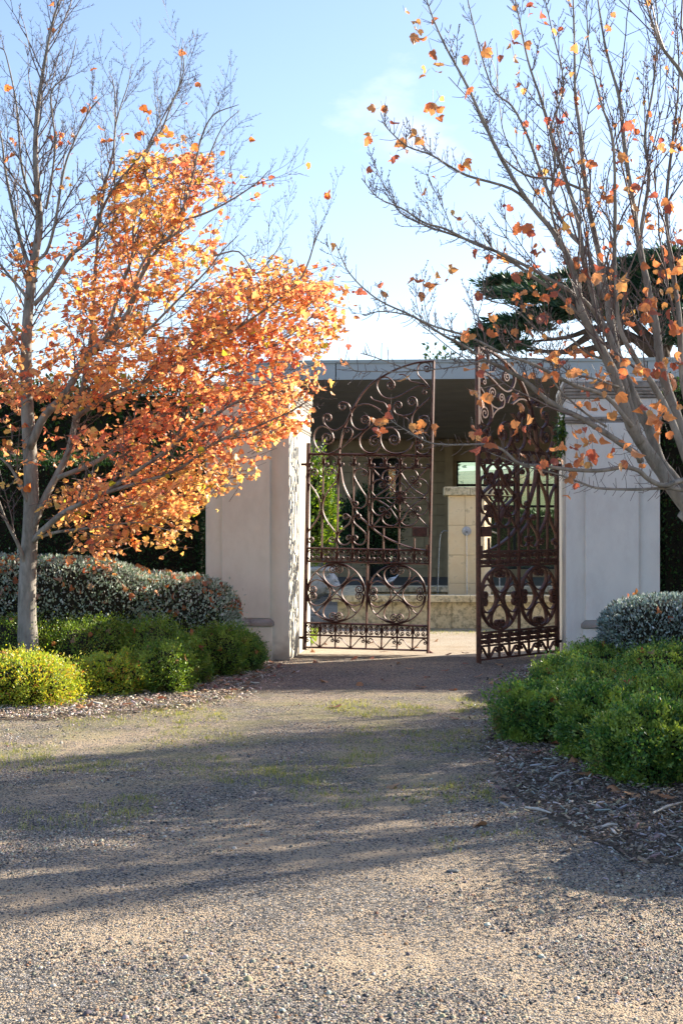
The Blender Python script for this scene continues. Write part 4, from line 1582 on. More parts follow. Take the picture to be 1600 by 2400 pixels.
def limb3(ptl, d0, d1, base):
    """traced limb: photograph points and a depth that drifts from d0 to d1"""
    n = len(ptl)
    raw = []
    for i, (x, y) in enumerate(ptl):
        f = i / (n - 1)
        d = d0 + (d1 - d0) * f
        raw.append(tuple(P(x, y, d) - base))
    return [Vector(q) for q in catmull(raw, 4)]


def add_limb(parent, pts, r0, r1, name='branch', n=8, pw=0.8):
    m = len(pts)
    rs = [r1 + (r0 - r1) * (1 - i / (m - 1)) ** pw for i in range(m)]
    rs = [r * (1 + 0.05 * math.sin(i * 1.7 + r0 * 90)) for i, r in enumerate(rs)]
    o = MB().tube(pts, rs, n).build(name, M['bark'], parent, True)
    return rs


# ---- left maple
KL = 0.955
TB = Vector((P(65, 1250, 16.8 * KL).x, 16.8 * KL, 0))
lt = empty('maple_tree', TB, 0, 'left maple, half its crown bare and half dense with orange leaves', 'tree')
D0 = 16.8 * KL
trunkL = [(70, 1604), (66, 1500), (64, 1420), (66, 1340), (70, 1270), (74, 1180), (72, 1080), (66, 980), (62, 900), (62, 820), (66, 740), (74, 660), (84, 590), (93, 530),
          (88, 450), (84, 370), (86, 290), (95, 210), (108, 130), (122, 60), (140, 0), (160, -60)]
tp_ = limb3(trunkL, D0, D0 + 0.2, TB)
tp_[0].z = -0.05
mL = len(tp_)
rsL = []
for i in range(mL):
    f = i / (mL - 1)
    rsL.append(0.108 * (1 - f) ** 1.15 + 0.006 + (0.03 * max(0, 1 - f * 14)))
MB().tube(tp_, rsL, 14).build('trunk', M['bark'], lt, True)
limbsL = [
    # pts, d0, d1, r0
    ([(72, 1250), (100, 1180), (128, 1125), (160, 1060), (178, 980), (198, 890), (214, 790), (222, 660), (232, 540), (246, 440), (268, 340), (270, 230), (263, 180)], 16.8, 17.4, 0.058),
    ([(70, 1050), (105, 975), (150, 930), (178, 880), (202, 835), (248, 795), (300, 735), (322, 670), (352, 610), (395, 560), (425, 500), (450, 420), (470, 330), (500, 270), (560, 245)], 16.8, 16.2, 0.060),
    ([(76, 1270), (110, 1235), (160, 1195), (235, 1160), (305, 1115), (370, 1070), (450, 1010), (540, 950), (620, 905), (690, 880)], 16.8, 15.8, 0.050),
    ([(85, 1262), (130, 1248), (190, 1240), (250, 1232), (330, 1225), (400, 1245)], 16.8, 16.3, 0.026),
    ([(247, 797), (300, 810), (352, 768), (420, 700), (480, 640), (520, 590), (560, 550)], 16.5, 16.0, 0.026),
    ([(178, 980), (250, 930), (330, 900), (420, 850), (520, 790), (600, 740), (700, 660), (740, 560), (755, 530)], 16.9, 16.0, 0.036),
    ([(135, 1120), (230, 1080), (330, 1010), (420, 950), (500, 880), (600, 830), (700, 770), (780, 690)], 16.8, 17.4, 0.036),
    ([(230, 1160), (330, 1130), (420, 1100), (500, 1040), (600, 1000), (690, 960), (730, 930)], 16.4, 15.9, 0.028),
    ([(80, 715), (120, 670), (165, 600), (210, 560), (250, 470), (300, 400), (370, 320), (400, 250), (430, 170), (425, 110)], 16.8, 16.5, 0.036),
    ([(86, 610), (110, 590), (130, 520), (150, 400), (175, 330), (210, 260), (235, 230)], 16.8, 16.4, 0.026),
    ([(84, 660), (60, 600), (38, 520), (15, 410), (5, 330), (-10, 260)], 16.8, 17.2, 0.036),
    ([(66, 700), (30, 655), (0, 620), (-50, 570)], 16.8, 17.0, 0.026),
    ([(58, 830), (30, 780), (0, 740), (-40, 690)], 16.8, 16.9, 0.026),
    ([(52, 885), (20, 860), (0, 845), (-60, 810)], 16.8, 17.2, 0.024),
    ([(68, 1180), (40, 1120), (10, 1080), (-40, 1050)], 16.8, 16.6, 0.034),
    ([(60, 1330), (45, 1280), (15, 1220), (-10, 1150), (-40, 1050)], 16.8, 16.3, 0.034),
    ([(248, 795), (275, 700), (310, 600), (315, 520), (340, 430), (345, 350), (380, 280), (420, 200), (428, 90)], 16.5, 16.9, 0.026),
    ([(300, 735), (320, 650), (360, 580), (420, 540), (440, 460), (475, 400), (520, 300), (560, 260)], 16.4, 16.0, 0.022),
    ([(420, 520), (480, 500), (540, 470), (600, 430), (630, 400)], 16.3, 15.8, 0.018),
    ([(92, 500), (70, 460), (50, 380), (40, 250), (15, 130), (0, 110)], 16.9, 17.4, 0.024),
    ([(108, 490), (120, 430), (130, 330), (120, 220), (160, 170), (180, 90)], 16.9, 16.4, 0.020),
    ([(262, 560), (270, 480), (268, 330), (280, 260), (300, 200), (310, 150)], 17.0, 17.2, 0.016),
    ([(500, 600), (560, 590), (600, 640), (640, 600), (670, 550)], 16.0, 15.9, 0.012),
]
twL = MB()
rnd = random.Random(5)
tipsL, leafL = [], []
for (pl, a, b, r0) in limbsL:
    q = limb3(pl, a * KL, b * KL, TB)
    rs = add_limb(lt, q, r0 * .82, 0.004, n=8, pw=1.0)
    m = len(q)
    tot = sum((q[i + 1] - q[i]).length for i in range(m - 1))
    cnt = int(tot * 4.6)
    for k in range(cnt):
        f = 0.22 + 0.76 * (k + rnd.random()) / cnt
        i = min(m - 2, int(f * (m - 1)))
        t = (q[i + 1] - q[i]).normalized()
        ax = t.orthogonal().normalized()
        ax.rotate(Matrix.Rotation(rnd.uniform(0, 6.28), 3, t))
        an = rnd.uniform(.5, .85)
        nd = t * math.cos(an) + ax * math.sin(an) + Vector((0, 0, .25))
        grow(twL, q[i], nd, rnd.uniform(.45, 1.0) * (1.15 - 0.5 * f), min(rs[i] * .5, 0.010), rnd, 2, tipsL, 0.5)
    tipsL.append((q[-1], t))
for i in range(int(mL * 0.45), mL - 1):
    for _ in range(1):
        t = (tp_[i + 1] - tp_[i]).normalized()
        ax = t.orthogonal().normalized()
        ax.rotate(Matrix.Rotation(rnd.uniform(0, 6.28), 3, t))
        nd = t * .8 + ax * .6 + Vector((0, 0, .2))
        grow(twL, tp_[i], nd, rnd.uniform(.5, 1.0), min(rsL[i] * .45, 0.010), rnd, 2, tipsL, 0.5)
print('left twigs', len(twL.v))
# leaf masses
REG = [
    ([(255, 560), (262, 430), (300, 400), (370, 300), (430, 310), (480, 360), (500, 420), (460, 470), (480, 540), (500, 600), (470, 650), (430, 640),
      (400, 700), (300, 720), (240, 740), (180, 720), (200, 640), (230, 620)], 0.95),
    ([(470, 355), (520, 370), (560, 430), (620, 430), (620, 480), (570, 500), (520, 510), (500, 470), (470, 430)], 0.45),
    ([(440, 760), (480, 680), (560, 640), (640, 605), (700, 640), (770, 620), (805, 730), (765, 790), (740, 830), (640, 860), (560, 860), (460, 870), (400, 860), (420, 790)], 1.5),
    ([(0, 790), (120, 770), (300, 720), (420, 740), (480, 860), (600, 870), (740, 880), (745, 930), (700, 1000), (620, 1050), (560, 1120), (480, 1190), (440, 1200),
      (330, 1215), (280, 1180), (180, 1150), (240, 1080), (160, 1060), (250, 990), (120, 930), (0, 960)], 0.95),
    ([(100, 1190), (200, 1130), (330, 1100), (480, 1130), (470, 1190), (420, 1225), (420, 1270), (360, 1255), (240, 1285), (180, 1240)], 0.9),
    ([(0, 560), (200, 560), (240, 740), (100, 800), (0, 800)], 0.13),
    ([(0, 960), (150, 950), (130, 1050), (90, 1100), (0, 1150)], 0.28),
    ([(150, 320), (260, 350), (260, 560), (150, 560)], 0.07),
]
HOLES = [[(195, 955), (330, 925), (345, 985), (230, 1035), (190, 1000)], [(130, 1120), (230, 1075), (330, 1065), (330, 1090), (200, 1125), (130, 1170)],
         [(90, 940), (180, 955), (170, 1000), (100, 1010)], [(380, 1045), (470, 1020), (450, 1075), (380, 1085)]]
LP, LY, LN, LC, LS = [], [], [], [], []
spr = random.Random(9)
for poly, dens in REG:
    xs = [p[0] for p in poly]
    ys = [p[1] for p in poly]
    area = 0.5 * abs(sum(poly[i - 1][0] * poly[i][1] - poly[i][0] * poly[i - 1][1] for i in range(len(poly))))
    nsp = int(area / 148.0 * dens)
    c = 0
    while c < nsp:
        x, y = spr.uniform(min(xs), max(xs)), spr.uniform(min(ys), max(ys))
        if not inpoly([x], [y], poly)[0]:
            continue
        if any(inpoly([x], [y], h)[0] for h in HOLES):
            if spr.random() < 0.9:
                c += 1
                continue
        c += 1
        nv = mnoise.noise(Vector((x * 0.013, y * 0.020, 3.1)))
        if nv < -0.10 and spr.random() < 0.88:
            continue
        x += spr.gauss(0, 13)
        y += spr.gauss(0, 13)
        d = D0 + spr.gauss(0.1, 0.7)
        p = P(x, y, d) - TB
        ang = spr.gauss(0.45, 0.35)
        dr = Vector((math.cos(ang), spr.gauss(0, .5), math.sin(ang))).normalized()
        Ls = spr.uniform(.12, .34)
        twL.tube([p - dr * Ls, p - dr * Ls * .3 + Vector((0, 0, -.01)), p + dr * Ls * 0.5], [.0045, .0035, .0018], 3, False)
        red = mnoise.noise(Vector((x * 0.006 + 7, y * 0.006, 0.4)))
        for q in range(spr.randint(4, 7)):
            f = spr.uniform(-1, .6)
            LP.append(p + dr * Ls * f + Vector((spr.gauss(0, .035), spr.gauss(0, .035), spr.gauss(0, .03) - .01)))
            LY.append(Vector((spr.gauss(0.3, .7), spr.gauss(-.2, .7), spr.gauss(-.5, .5))))
            LN.append(Vector((spr.gauss(0, .6), spr.gauss(-.25, .6), spr.gauss(.6, .5))))
            u = spr.random() + red * 0.55 - (0.28 if y > 1080 else 0) + (0.10 if x > 430 and y < 900 else 0)
            if u < 0.10:
                cc = (0.72, 0.50, 0.16)
            elif u < 0.45:
                cc = (0.76, 0.43, 0.19)
            elif u < 0.84:
                cc = (0.74, 0.35, 0.16)
            else:
                cc = (0.58, 0.18, 0.10)
            if spr.random() < 0.03:
                cc = (0.40, 0.42, 0.05)
            j = 1 + spr.gauss(0, .12)
            LC.append((cc[0] * j, cc[1] * j, cc[2] * j))
            LS.append(spr.uniform(.042, .085))
# a few leaves on the bare tips
for (p, d_) in spr.sample(tipsL, 70):
    for q in range(spr.choice([1, 1, 2, 3])):
        LP.append(p + Vector((spr.gauss(0, .03), spr.gauss(0, .03), spr.gauss(0, .03))))
        LY.append(Vector((spr.gauss(0.3, .7), spr.gauss(-.2, .7), spr.gauss(-.6, .5))))
        LN.append(Vector((spr.gauss(0, .6), spr.gauss(-.5, .6), spr.gauss(.3, .5))))
        LC.append((0.58, 0.21, 0.06))
        LS.append(spr.uniform(.07, .10))
LP, LY, LN, LC, LS = (np.array([tuple(v) for v in LP]), np.array([tuple(v) for v in LY]), np.array([tuple(v) for v in LN]), np.array(LC), np.array(LS))
print('left leaves', len(LP))
order = np.argsort(LP[:, 1] / LS)          # nearest and largest first
sel, rest = order[:300], order[300:]
setkind(scatter('foliage', LP[rest], LY[rest], LN[rest], LS[rest], LC[rest], M['maple_leaf'], MAPLE_V, MAPLE_F, lt))
setkind(twL.build('twigs', M['twig'], lt))


def leaf_meshes(cols, tag_):
    out = []
    for ci, cc in enumerate(cols):
        for vi in range(3):
            me_ = bpy.data.meshes.new('leaf')
            me_.from_pydata(MAPLE_V[(ci + vi) % 6], [], MAPLE_F)
            at_ = me_.color_attributes.new('col', 'FLOAT_COLOR', 'POINT')
            for dd in at_.data:
                j = 1 + rnd.gauss(0, .08)
                dd.color = (cc[0] * j, cc[1] * j, cc[2] * j, 1)
            me_.materials.append(M['maple_leaf'])
            out.append(me_)
    return out


LM = leaf_meshes([(0.72, 0.46, 0.15), (0.74, 0.37, 0.14), (0.70, 0.26, 0.10), (0.50, 0.13, 0.08), (0.72, 0.33, 0.12)], 'l')


def frame(pos, y, nrm, s):
    y = Vector(y).normalized()
    x = y.cross(Vector(nrm)).normalized()
    z_ = x.cross(y)
    m4 = Matrix(((x.x, y.x, z_.x, pos[0]), (x.y, y.y, z_.y, pos[1]), (x.z, y.z, z_.z, pos[2]), (0, 0, 0, 1)))
    return m4 @ Matrix.Scale(s, 4)


for i in sel:
    o = link('leaf', random.choice(LM), lt)
    o.matrix_local = frame(LP[i], LY[i], LN[i], LS[i])

# ---- right maple (trunk just outside the frame)
KR = 0.82
RB = Vector((P(1765, 1250, 11.2 * KR).x, 11.2 * KR, 0))
rt_ = empty('maple_tree', RB, 0, 'right maple, nearly bare, its long stems fanning in from the right edge', 'tree')
trk = limb3([(1775, 1866), (1770, 1700), (1762, 1560), (1745, 1430), (1710, 1320), (1660, 1245), (1606, 1190)], 11.2 * KR, 11.2 * KR, RB)
trk[0].z = -0.05
MB().tube(trk, [KR * v for v in [0.17, 0.15, 0.135, .13, .125, .12] + [0.115 - 0.0012 * i for i in range(len(trk) - 6)]], 14).build('trunk', M['bark'], rt_, True)
limbsR = [
    ([(1640, 1225), (1600, 1181), (1547, 1103), (1512, 1051), (1483, 1008), (1466, 965), (1448, 907), (1431, 863), (1402, 806), (1373, 756), (1359, 722), (1353, 681), (1344, 641), (1321, 583), (1283, 527), (1248, 487), (1198, 413), (1138, 298), (1098, 209), (1039, 100), (1004, 15), (985, -60)], 11.2, 10.7, 0.066, 1),
    ([(1500, 1040), (1475, 960), (1455, 880), (1446, 849), (1425, 785), (1402, 745), (1385, 675), (1367, 612), (1352, 510), (1322, 413), (1297, 338), (1267, 234), (1237, 144), (1213, 30), (1195, -60)], 11.1, 11.2, 0.048, 1),
    ([(1650, 1240), (1590, 1140), (1545, 1080), (1518, 1000), (1480, 921), (1446, 834), (1431, 762), (1420, 690), (1408, 622), (1392, 547), (1372, 447), (1357, 298), (1347, 224), (1345, 100), (1342, 0), (1340, -60)], 11.3, 11.8, 0.062, 1),
    ([(1690, 1290), (1640, 1150), (1600, 1022), (1561, 907), (1544, 834), (1538, 777), (1518, 676), (1500, 590), (1481, 472), (1462, 340), (1450, 230), (1420, 120), (1400, 0), (1395, -60)], 11.2, 11.6, 0.060, 1),
    ([(1640, 1180), (1576, 993), (1532, 907), (1503, 863), (1460, 791), (1446, 733), (1440, 600), (1437, 348), (1407, 239), (1380, 120), (1372, -20)], 11.0, 10.6, 0.036, 1),
    ([(1660, 1140), (1600, 1126), (1555, 1138), (1518, 1123), (1495, 1103), (1460, 1095), (1402, 1103), (1330, 1100), (1272, 1092), (1229, 1089), (1205, 1079), (1178, 1055), (1143, 1042), (1086, 1042), (1040, 1042), (1000, 1035), (945, 1005), (915, 985)], 11.0, 10.2, 0.030, 0),
    ([(1600, 1150), (1558, 1144), (1489, 1147), (1402, 1144), (1362, 1132), (1316, 1115), (1272, 1103), (1225, 1092), (1150, 1062)], 11.0, 10.5, 0.018, 0),
    ([(1500, 1080), (1489, 1063), (1446, 1034), (1402, 1005), (1359, 979), (1316, 959), (1272, 930), (1229, 892), (1200, 875), (1171, 858), (1132, 842), (1086, 810), (1040, 787), (969, 742), (885, 702), (820, 642), (785, 570)], 11.1, 10.3, 0.032, 1),
    ([(1402, 745), (1373, 710), (1344, 687), (1287, 655), (1248, 632), (1168, 592), (1113, 572), (1044, 537), (994, 522), (944, 490), (885, 463), (847, 418)], 11.1, 10.3, 0.026, 1),
    ([(1248, 487), (1198, 443), (1098, 413), (1059, 393), (1009, 363), (954, 343), (914, 308), (894, 283)], 10.9, 10.3, 0.016, 1),
    ([(1373, 756), (1320, 700), (1250, 650), (1180, 600), (1130, 575), (1060, 550), (1000, 530), (940, 500), (915, 460), (880, 400)], 11.0, 10.8, 0.022, 1),
    ([(1480, 1000), (1420, 930), (1350, 905), (1300, 880), (1240, 850), (1180, 830), (1100, 790), (1020, 766), (960, 740), (900, 730), (860, 735)], 10.9, 10.1, 0.024, 1),
    ([(1410, 700), (1380, 600), (1330, 540), (1280, 440), (1240, 330), (1200, 250), (1150, 200), (1100, 20), (1090, -40)], 11.3, 11.9, 0.026, 1),
    ([(1520, 690), (1500, 560), (1520, 420), (1510, 320), (1530, 200), (1540, 60), (1530, -40)], 11.5, 11.9, 0.026, 1),
    ([(1640, 1050), (1600, 900), (1590, 740), (1570, 600), (1560, 480), (1575, 330), (1590, 180), (1580, 0)], 11.0, 10.8, 0.034, 1),
    ([(1650, 320), (1600, 180), (1550, 110), (1520, 30), (1500, -50)], 10.2, 9.9, 0.026, 1),
    ([(1370, 447), (1300, 420), (1230, 410), (1160, 350), (1130, 270), (1050, 180)], 11.6, 11.2, 0.016, 1),
    ([(1353, 681), (1310, 560), (1290, 480), (1300, 380), (1290, 300), (1320, 200), (1290, 60), (1270, -30)], 11.0, 10.4, 0.018, 1),
    ([(1446, 849), (1380, 830), (1330, 790), (1280, 790), (1200, 720), (1140, 700), (1130, 640)], 11.1, 10.7, 0.014, 1),
    ([(1448, 907), (1400, 890), (1330, 870), (1290, 830), (1210, 800), (1180, 760)], 11.0, 10.6, 0.013, 1),
    ([(1130, 842), (1100, 855), (1050, 862), (985, 868), (940, 860), (880, 838), (845, 828)], 10.4, 10.2, 0.008, 0),
    ([(985, 868), (930, 872), (870, 870), (830, 868), (800, 842)], 10.3, 10.2, 0.006, 0),
    ([(1420, 1000), (1360, 960), (1300, 900), (1290, 850), (1210, 840), (1100, 850), (1060, 850)], 11, 10.5, 0.012, 1),
]
twR = MB()
rnd = random.Random(15)
tipsR, lpR = [], []
for (pl, a, b, r0, tw) in limbsR:
    q = limb3(pl, a * KR, b * KR, RB)
    rs = add_limb(rt_, q, r0 * KR * (0.86 if r0 > .03 else .75), 0.0026, n=9, pw=1.05)
    m = len(q)
    tot = sum((q[i + 1] - q[i]).length for i in range(m - 1))
    cnt = int(tot * (4.0 if tw else 6))
    for k in range(cnt):
        f = 0.28 + 0.70 * (k + rnd.random()) / cnt
        i = min(m - 2, int(f * (m - 1)))
        t = (q[i + 1] - q[i]).normalized()
        ax = t.orthogonal().normalized()
        ax.rotate(Matrix.Rotation(rnd.uniform(0, 6.28), 3, t))
        an = rnd.uniform(.4, .8)
        nd = t * math.cos(an) + ax * math.sin(an) + Vector((0, 0, .3))
        if tw:
            grow(twR, q[i], nd, rnd.uniform(.25, .62) * (1.25 - 0.9 * f), min(rs[i] * .5, 0.0048), rnd, 2, tipsR, 0.7, leafpts=lpR)
        else:
            grow(twR, q[i], nd, rnd.uniform(.03, .06), 0.002, rnd, 0, tipsR, 0.5, nseg=2)
    if tw and r0 >= 0.022:
        # long slender shoots that fill the fan
        for k in range(5):
            f = 0.22 + 0.6 * (k + rnd.random()) / 5
            i = min(m - 2, int(f * (m - 1)))
            if (q[i] + RB).x < 0.158 * (q[i] + RB).y:
                continue
            t = (q[i + 1] - q[i]).normalized()
            ax = t.orthogonal().normalized()
            ax.rotate(Matrix.Rotation(rnd.uniform(0, 6.28), 3, t))
            an = rnd.uniform(.22, .45)
            grow(twR, q[i], t * math.cos(an) + ax * math.sin(an), rnd.uniform(.9, 1.7) * (1.15 - .6 * f), min(rs[i] * .5, 0.0075), rnd, 1, tipsR, 0.35, nseg=12, r_end=0.002)
    # short spurs all along
    for i in range(4, m - 1):
        for s in (0, 1):
            t = (q[i + 1] - q[i]).normalized()
            ax = t.orthogonal().normalized()
            ax.rotate(Matrix.Rotation(rnd.uniform(0, 6.28), 3, t))
            grow(twR, q[i], ax + t * .5, rnd.uniform(.03, .12), 0.0022, rnd, 0, [], 1.0, nseg=3)
setkind(twR.build('twigs', M['twig'], rt_))
print('right twigs', len(twR.v))
# leaves: clusters where the photograph shows them
cl = [(965, 45, 3), (990, 60, 2), (1000, 100, 3), (985, 155, 3), (1020, 240, 4), (1020, 140, 2), (895, 265, 4), (870, 330, 2), (855, 380, 1), (950, 325, 3), (970, 320, 3),
      (940, 360, 2), (1015, 290, 1), (1090, 390, 4), (995, 430, 2), (1100, 195, 1), (1120, 110, 2), (1135, 120, 2), (1200, 90, 3), (1195, 125, 2), (1240, 20, 3), (1270, 40, 3),
      (1230, 70, 2), (1370, 85, 1), (1425, 55, 2), (1330, 115, 1), (1500, 265, 1), (1300, 270, 1), (1000, 660, 5), (1035, 640, 3), (1110, 690, 2), (1125, 610, 3), (1085, 510, 2),
      (1095, 530, 2), (1190, 490, 2), (1230, 530, 5), (1180, 590, 3), (1260, 590, 4), (1320, 545, 4), (1330, 500, 3), (1410, 475, 2), (1290, 440, 3), (1390, 360, 2), (1440, 440, 3),
      (1460, 370, 4), (1550, 345, 5), (1580, 340, 4), (1480, 310, 4), (1500, 420, 4), (1560, 460, 5), (1500, 490, 3), (1550, 520, 4), (1450, 560, 4), (1470, 290, 3), (1330, 690, 5),
      (1240, 690, 4), (1290, 680, 4), (1210, 700, 3), (1160, 760, 2), (1150, 730, 2), (1100, 765, 3), (1220, 770, 4), (1090, 770, 3), (830, 690, 3), (785, 560, 1), (880, 668, 1), (890, 690, 1),
      (790, 820, 4), (905, 970, 6), (900, 1000, 3), (990, 990, 4), (1000, 1000, 2), (940, 860, 1), (1125, 870, 4), (1100, 905, 2), (1125, 940, 2), (1145, 1015, 6), (1115, 1020, 2),
      (1130, 1050, 2), (1165, 940, 2), (1215, 940, 5), (1235, 960, 4), (1190, 985, 2), (1240, 1010, 4), (1265, 1020, 3), (1230, 1035, 3), (1200, 1060, 2), (1270, 1100, 4), (1350, 1090, 5),
      (1360, 1075, 4), (1310, 1060, 4), (1340, 1110, 3), (1330, 1150, 2), (1480, 1090, 2), (1470, 1070, 2), (1390, 1050, 2), (1300, 830, 6), (1320, 820, 5), (1370, 830, 6), (1330, 870, 5),
      (1260, 850, 4), (1290, 890, 3), (1400, 890, 6), (1380, 930, 5), (1430, 900, 6), (1410, 870, 5), (1450, 820, 4), (1480, 850, 4), (1510, 870, 5), (1550, 860, 6), (1580, 840, 5), (1590, 880, 4),
      (1500, 960, 3), (1540, 960, 3), (1530, 990, 5), (1560, 1000, 4), (1590, 950, 4), (1390, 1000, 4), (1370, 1030, 5), (1340, 1020, 3), (1450, 1050, 3), (1240, 870, 3), (1500, 720, 5),
      (1530, 700, 6), (1560, 690, 5), (1590, 700, 4), (1550, 640, 5), (1510, 620, 3), (1450, 660, 4), (1480, 740, 3), (1410, 740, 3), (1590, 620, 4), (1585, 560, 4), (1410, 590, 3), (1390, 640, 4), (1340, 610, 5), (1360, 640, 4), (1270, 740, 3),
      (1195, 640, 2), (1230, 630, 3), (1600, 760, 4), (1570, 750, 3)]
rl = random.Random(33)
lv = []
for (x, y, n) in cl:
    d = rl.uniform(10.1, 11.3) * KR
    if 1150 < x < 1290 and 860 < y < 1080:
        n = max(1, n // 2)
    for _ in range(n):
        p = P(x + rl.gauss(0, 14), y + rl.gauss(0, 14), d + rl.gauss(0, .06)) - RB
        lv.append(p)
rl.shuffle(lv)
lpc = [(p, d) for p, d in lpR]
RM = leaf_meshes([(0.60, 0.34, 0.14), (0.60, 0.27, 0.11), (0.54, 0.20, 0.09), (0.40, 0.13, 0.09), (0.58, 0.29, 0.14)], 'r')
extra = []
petR = MB()
for i, p in enumerate(lv):
    s = rl.uniform(.036, .068) if rl.random() < .75 else rl.uniform(.065, .088)
    y = Vector((rl.gauss(0, .8), rl.gauss(0, .6), rl.gauss(-.6, .5)))
    n_ = Vector((rl.gauss(0, .7), rl.gauss(-.6, .5), rl.gauss(.3, .6)))
    yn = y.normalized()
    petR.tube([p - yn * s * .8 + Vector((0, 0, .02)), p - yn * s * .3 + Vector((0, 0, .004)), p], 0.0012, 3, False)
    if i < 300:
        o = link('leaf', rl.choice(RM), rt_)
        o.matrix_local = frame(p, y, n_, s)
    else:
        extra.append((p, y, n_, s))
for p, d in rl.sample(lpc, 260):
    q_ = p + RB
    if (q_.x / q_.y * F + 800) > 1180:
        extra.append((p + Vector((0, 0, -.01)), Vector((rl.gauss(0, .5), rl.gauss(0, .5), -1)), Vector((rl.gauss(0, .7), rl.gauss(-.6, .5), rl.gauss(.2, .6))), rl.uniform(.025, .05)))
cE = pick([(0.60, 0.34, 0.14), (0.60, 0.27, 0.11), (0.54, 0.20, 0.09), (0.40, 0.13, 0.09)], len(extra))
setkind(scatter('foliage', np.array([tuple(e[0]) for e in extra]), np.array([tuple(e[1]) for e in extra]), np.array([tuple(e[2]) for e in extra]),
                np.array([e[3] for e in extra]), cE, M['maple_leaf'], MAPLE_V, MAPLE_F, rt_))
setkind(petR.build('leaf_stalks', M['twig'], rt_))


# two more maples of the row, beyond the right edge: their shadows cross the drive
def copy_tree(src, loc, rz, sc_, label, leafy=True):
    c = src.copy()
    COL.objects.link(c)
    c.location = loc
    c.rotation_euler = (0, 0, rz)
    c.scale = (sc_, sc_, sc_)
    c['label'] = label
    for ch in src.children:
        if ch.name.startswith('leaf') or (ch.name.startswith('foliage') and not leafy):
            continue
        k = ch.copy()
        COL.objects.link(k)
        k.parent = c
    return c


copy_tree(lt, (7.4, 12.4, 0), R(150), 0.9, 'maple beyond the right edge, closest to the bed, casting streaked shade')
copy_tree(lt, (7.6, 11.85, 0), R(60), 0.85, 'bare maple beyond the right edge, nearest the camera, casting streaked shade', False)
copy_tree(lt, (8.3, 15.2, 0), R(100), 0.92, 'maple beyond the right edge, third in its row, casting streaked shade', False)
copy_tree(lt, (9.6, 17.6, 0), R(20), 1.0, 'maple beyond the right edge, second in its row, casting streaked shade', False)
copy_tree(lt, (12.4, 19.0, 0), R(215), 1.0, 'maple beyond the right edge, far in its row, casting streaked shade')

# ---- background cypress and a distant crown
cy = empty('cypress_tree', P(1560, 1250, 72).xyz, 0, 'dark spreading cypress behind the building at the right', 'tree')
cy.location.z = 0
cb = Vector(cy.location)


def cpt(px, py, d=72):
    return P(px, py, d) - cb


MB().tube([cpt(1560, 1330), cpt(1560, 1000), cpt(1555, 860), cpt(1540, 760)], [0.7, .55, .45, .3], 10).build('trunk', M['conifer_bark'], cy, True)
for pl in ([(1550, 850), (1480, 790), (1400, 770), (1330, 790), (1250, 800)], [(1545, 820), (1450, 730), (1350, 690), (1250, 680), (1160, 665)],
           [(1550, 840), (1590, 760), (1640, 700)], [(1548, 800), (1540, 700), (1560, 610)], [(1480, 790), (1420, 810), (1330, 825), (1230, 820)],
           [(1400, 770), (1360, 800), (1300, 835)]):
    q = [Vector(v) for v in catmull([tuple(cpt(x, y)) for x, y in pl], 4)]
    MB().tube(q, [0.26 * (1 - i / len(q)) + 0.04 for i in range(len(q))], 6).build('branch', M['conifer_bark'], cy, True)
plates = [(1215, 668, 80, 16), (1180, 660, 45, 8), (1250, 695, 70, 18), (1190, 690, 50, 8), (1300, 690, 60, 22), (1210, 765, 75, 20), (1150, 790, 55, 16), (1120, 806, 45, 12),
          (1260, 745, 50, 20), (1180, 815, 60, 12), (1350, 700, 60, 30), (1400, 720, 60, 30), (1450, 690, 60, 35), (1500, 640, 60, 36),
          (1560, 612, 70, 28), (1600, 650, 70, 45), (1480, 740, 70, 25), (1560, 700, 80, 36), (1600, 770, 60, 40), (1420, 650, 35, 16), (1360, 735, 50, 18), (1320, 650, 30, 8)]
AP, AY, AN, AC = [], [], [], []
rc = np.random.default_rng(4)
for (x, y, rx, ry) in plates:
    n = int(rx * ry * 1.5)
    D = rc.normal(0, 1, (n, 3))
    D /= np.linalg.norm(D, axis=1, keepdims=True)
    t = rc.random(n) ** 0.5 * (1 + 0.35 * np.clip(lump(D, int(x), 4, 0.9) - 1, -0.8, 0.8))
    k = 72 / F
    c0 = np.array(cpt(x, y, 72 + rc.normal(0, 1.0)))
    pp = c0 + D * t[:, None] * np.array([rx * k, rx * k * 0.8, ry * k])
    # flame-like tufts lifting outward to the left
    pp[:, 2] += 0.15 * np.sin(pp[:, 0] * 5.1) * np.abs(D[:, 0])
    AP.append(pp)
    AY.append(np.c_[D[:, 0] * 0.9 - 0.35, D[:, 1] * .5, 0.35 + rc.normal(0, .3, n)])
    AN.append(rc.normal(0, 1, (n, 3)) + np.array([0, -.5, .8]))
    AC.append(pick([(0.020, 0.055, 0.038), (0.035, 0.085, 0.050), (0.07, 0.13, 0.06)], n, [3, 3, 1]))
AP, AY, AN, AC = map(np.vstack, (AP, AY, AN, AC))
setkind(scatter('foliage', AP, AY, AN, rc.uniform(0.25, 0.60, len(AP)), AC, M['hedge_leaf'], NEEDLE_V, LEAF_F, cy))
sm = empty('conifer_tree', P(1022, 1250, 80).xyz, 0, 'tip of a distant green tree just above the roof, left of the cypress', 'tree')
sm.location.z = 0
MB().tube([(0, 0, 0), (0, 0, 11)], 0.3, 8).build('trunk', M['conifer_bark'], sm)
setkind(blob('foliage', (0, 0, 7.45), (1.3, 1.2, 3.95), 5000, 0.3, [(0.03, 0.07, 0.03), (0.05, 0.11, 0.04)], None, M['hedge_leaf'], sm, 91, amp=0.12, f=4))
mast = empty('mast', P(385, 1250, 60).xyz, 0, 'thin grey mast with a crossbar in the gap of the orange crown', 'mast')
mast.location.z = 0
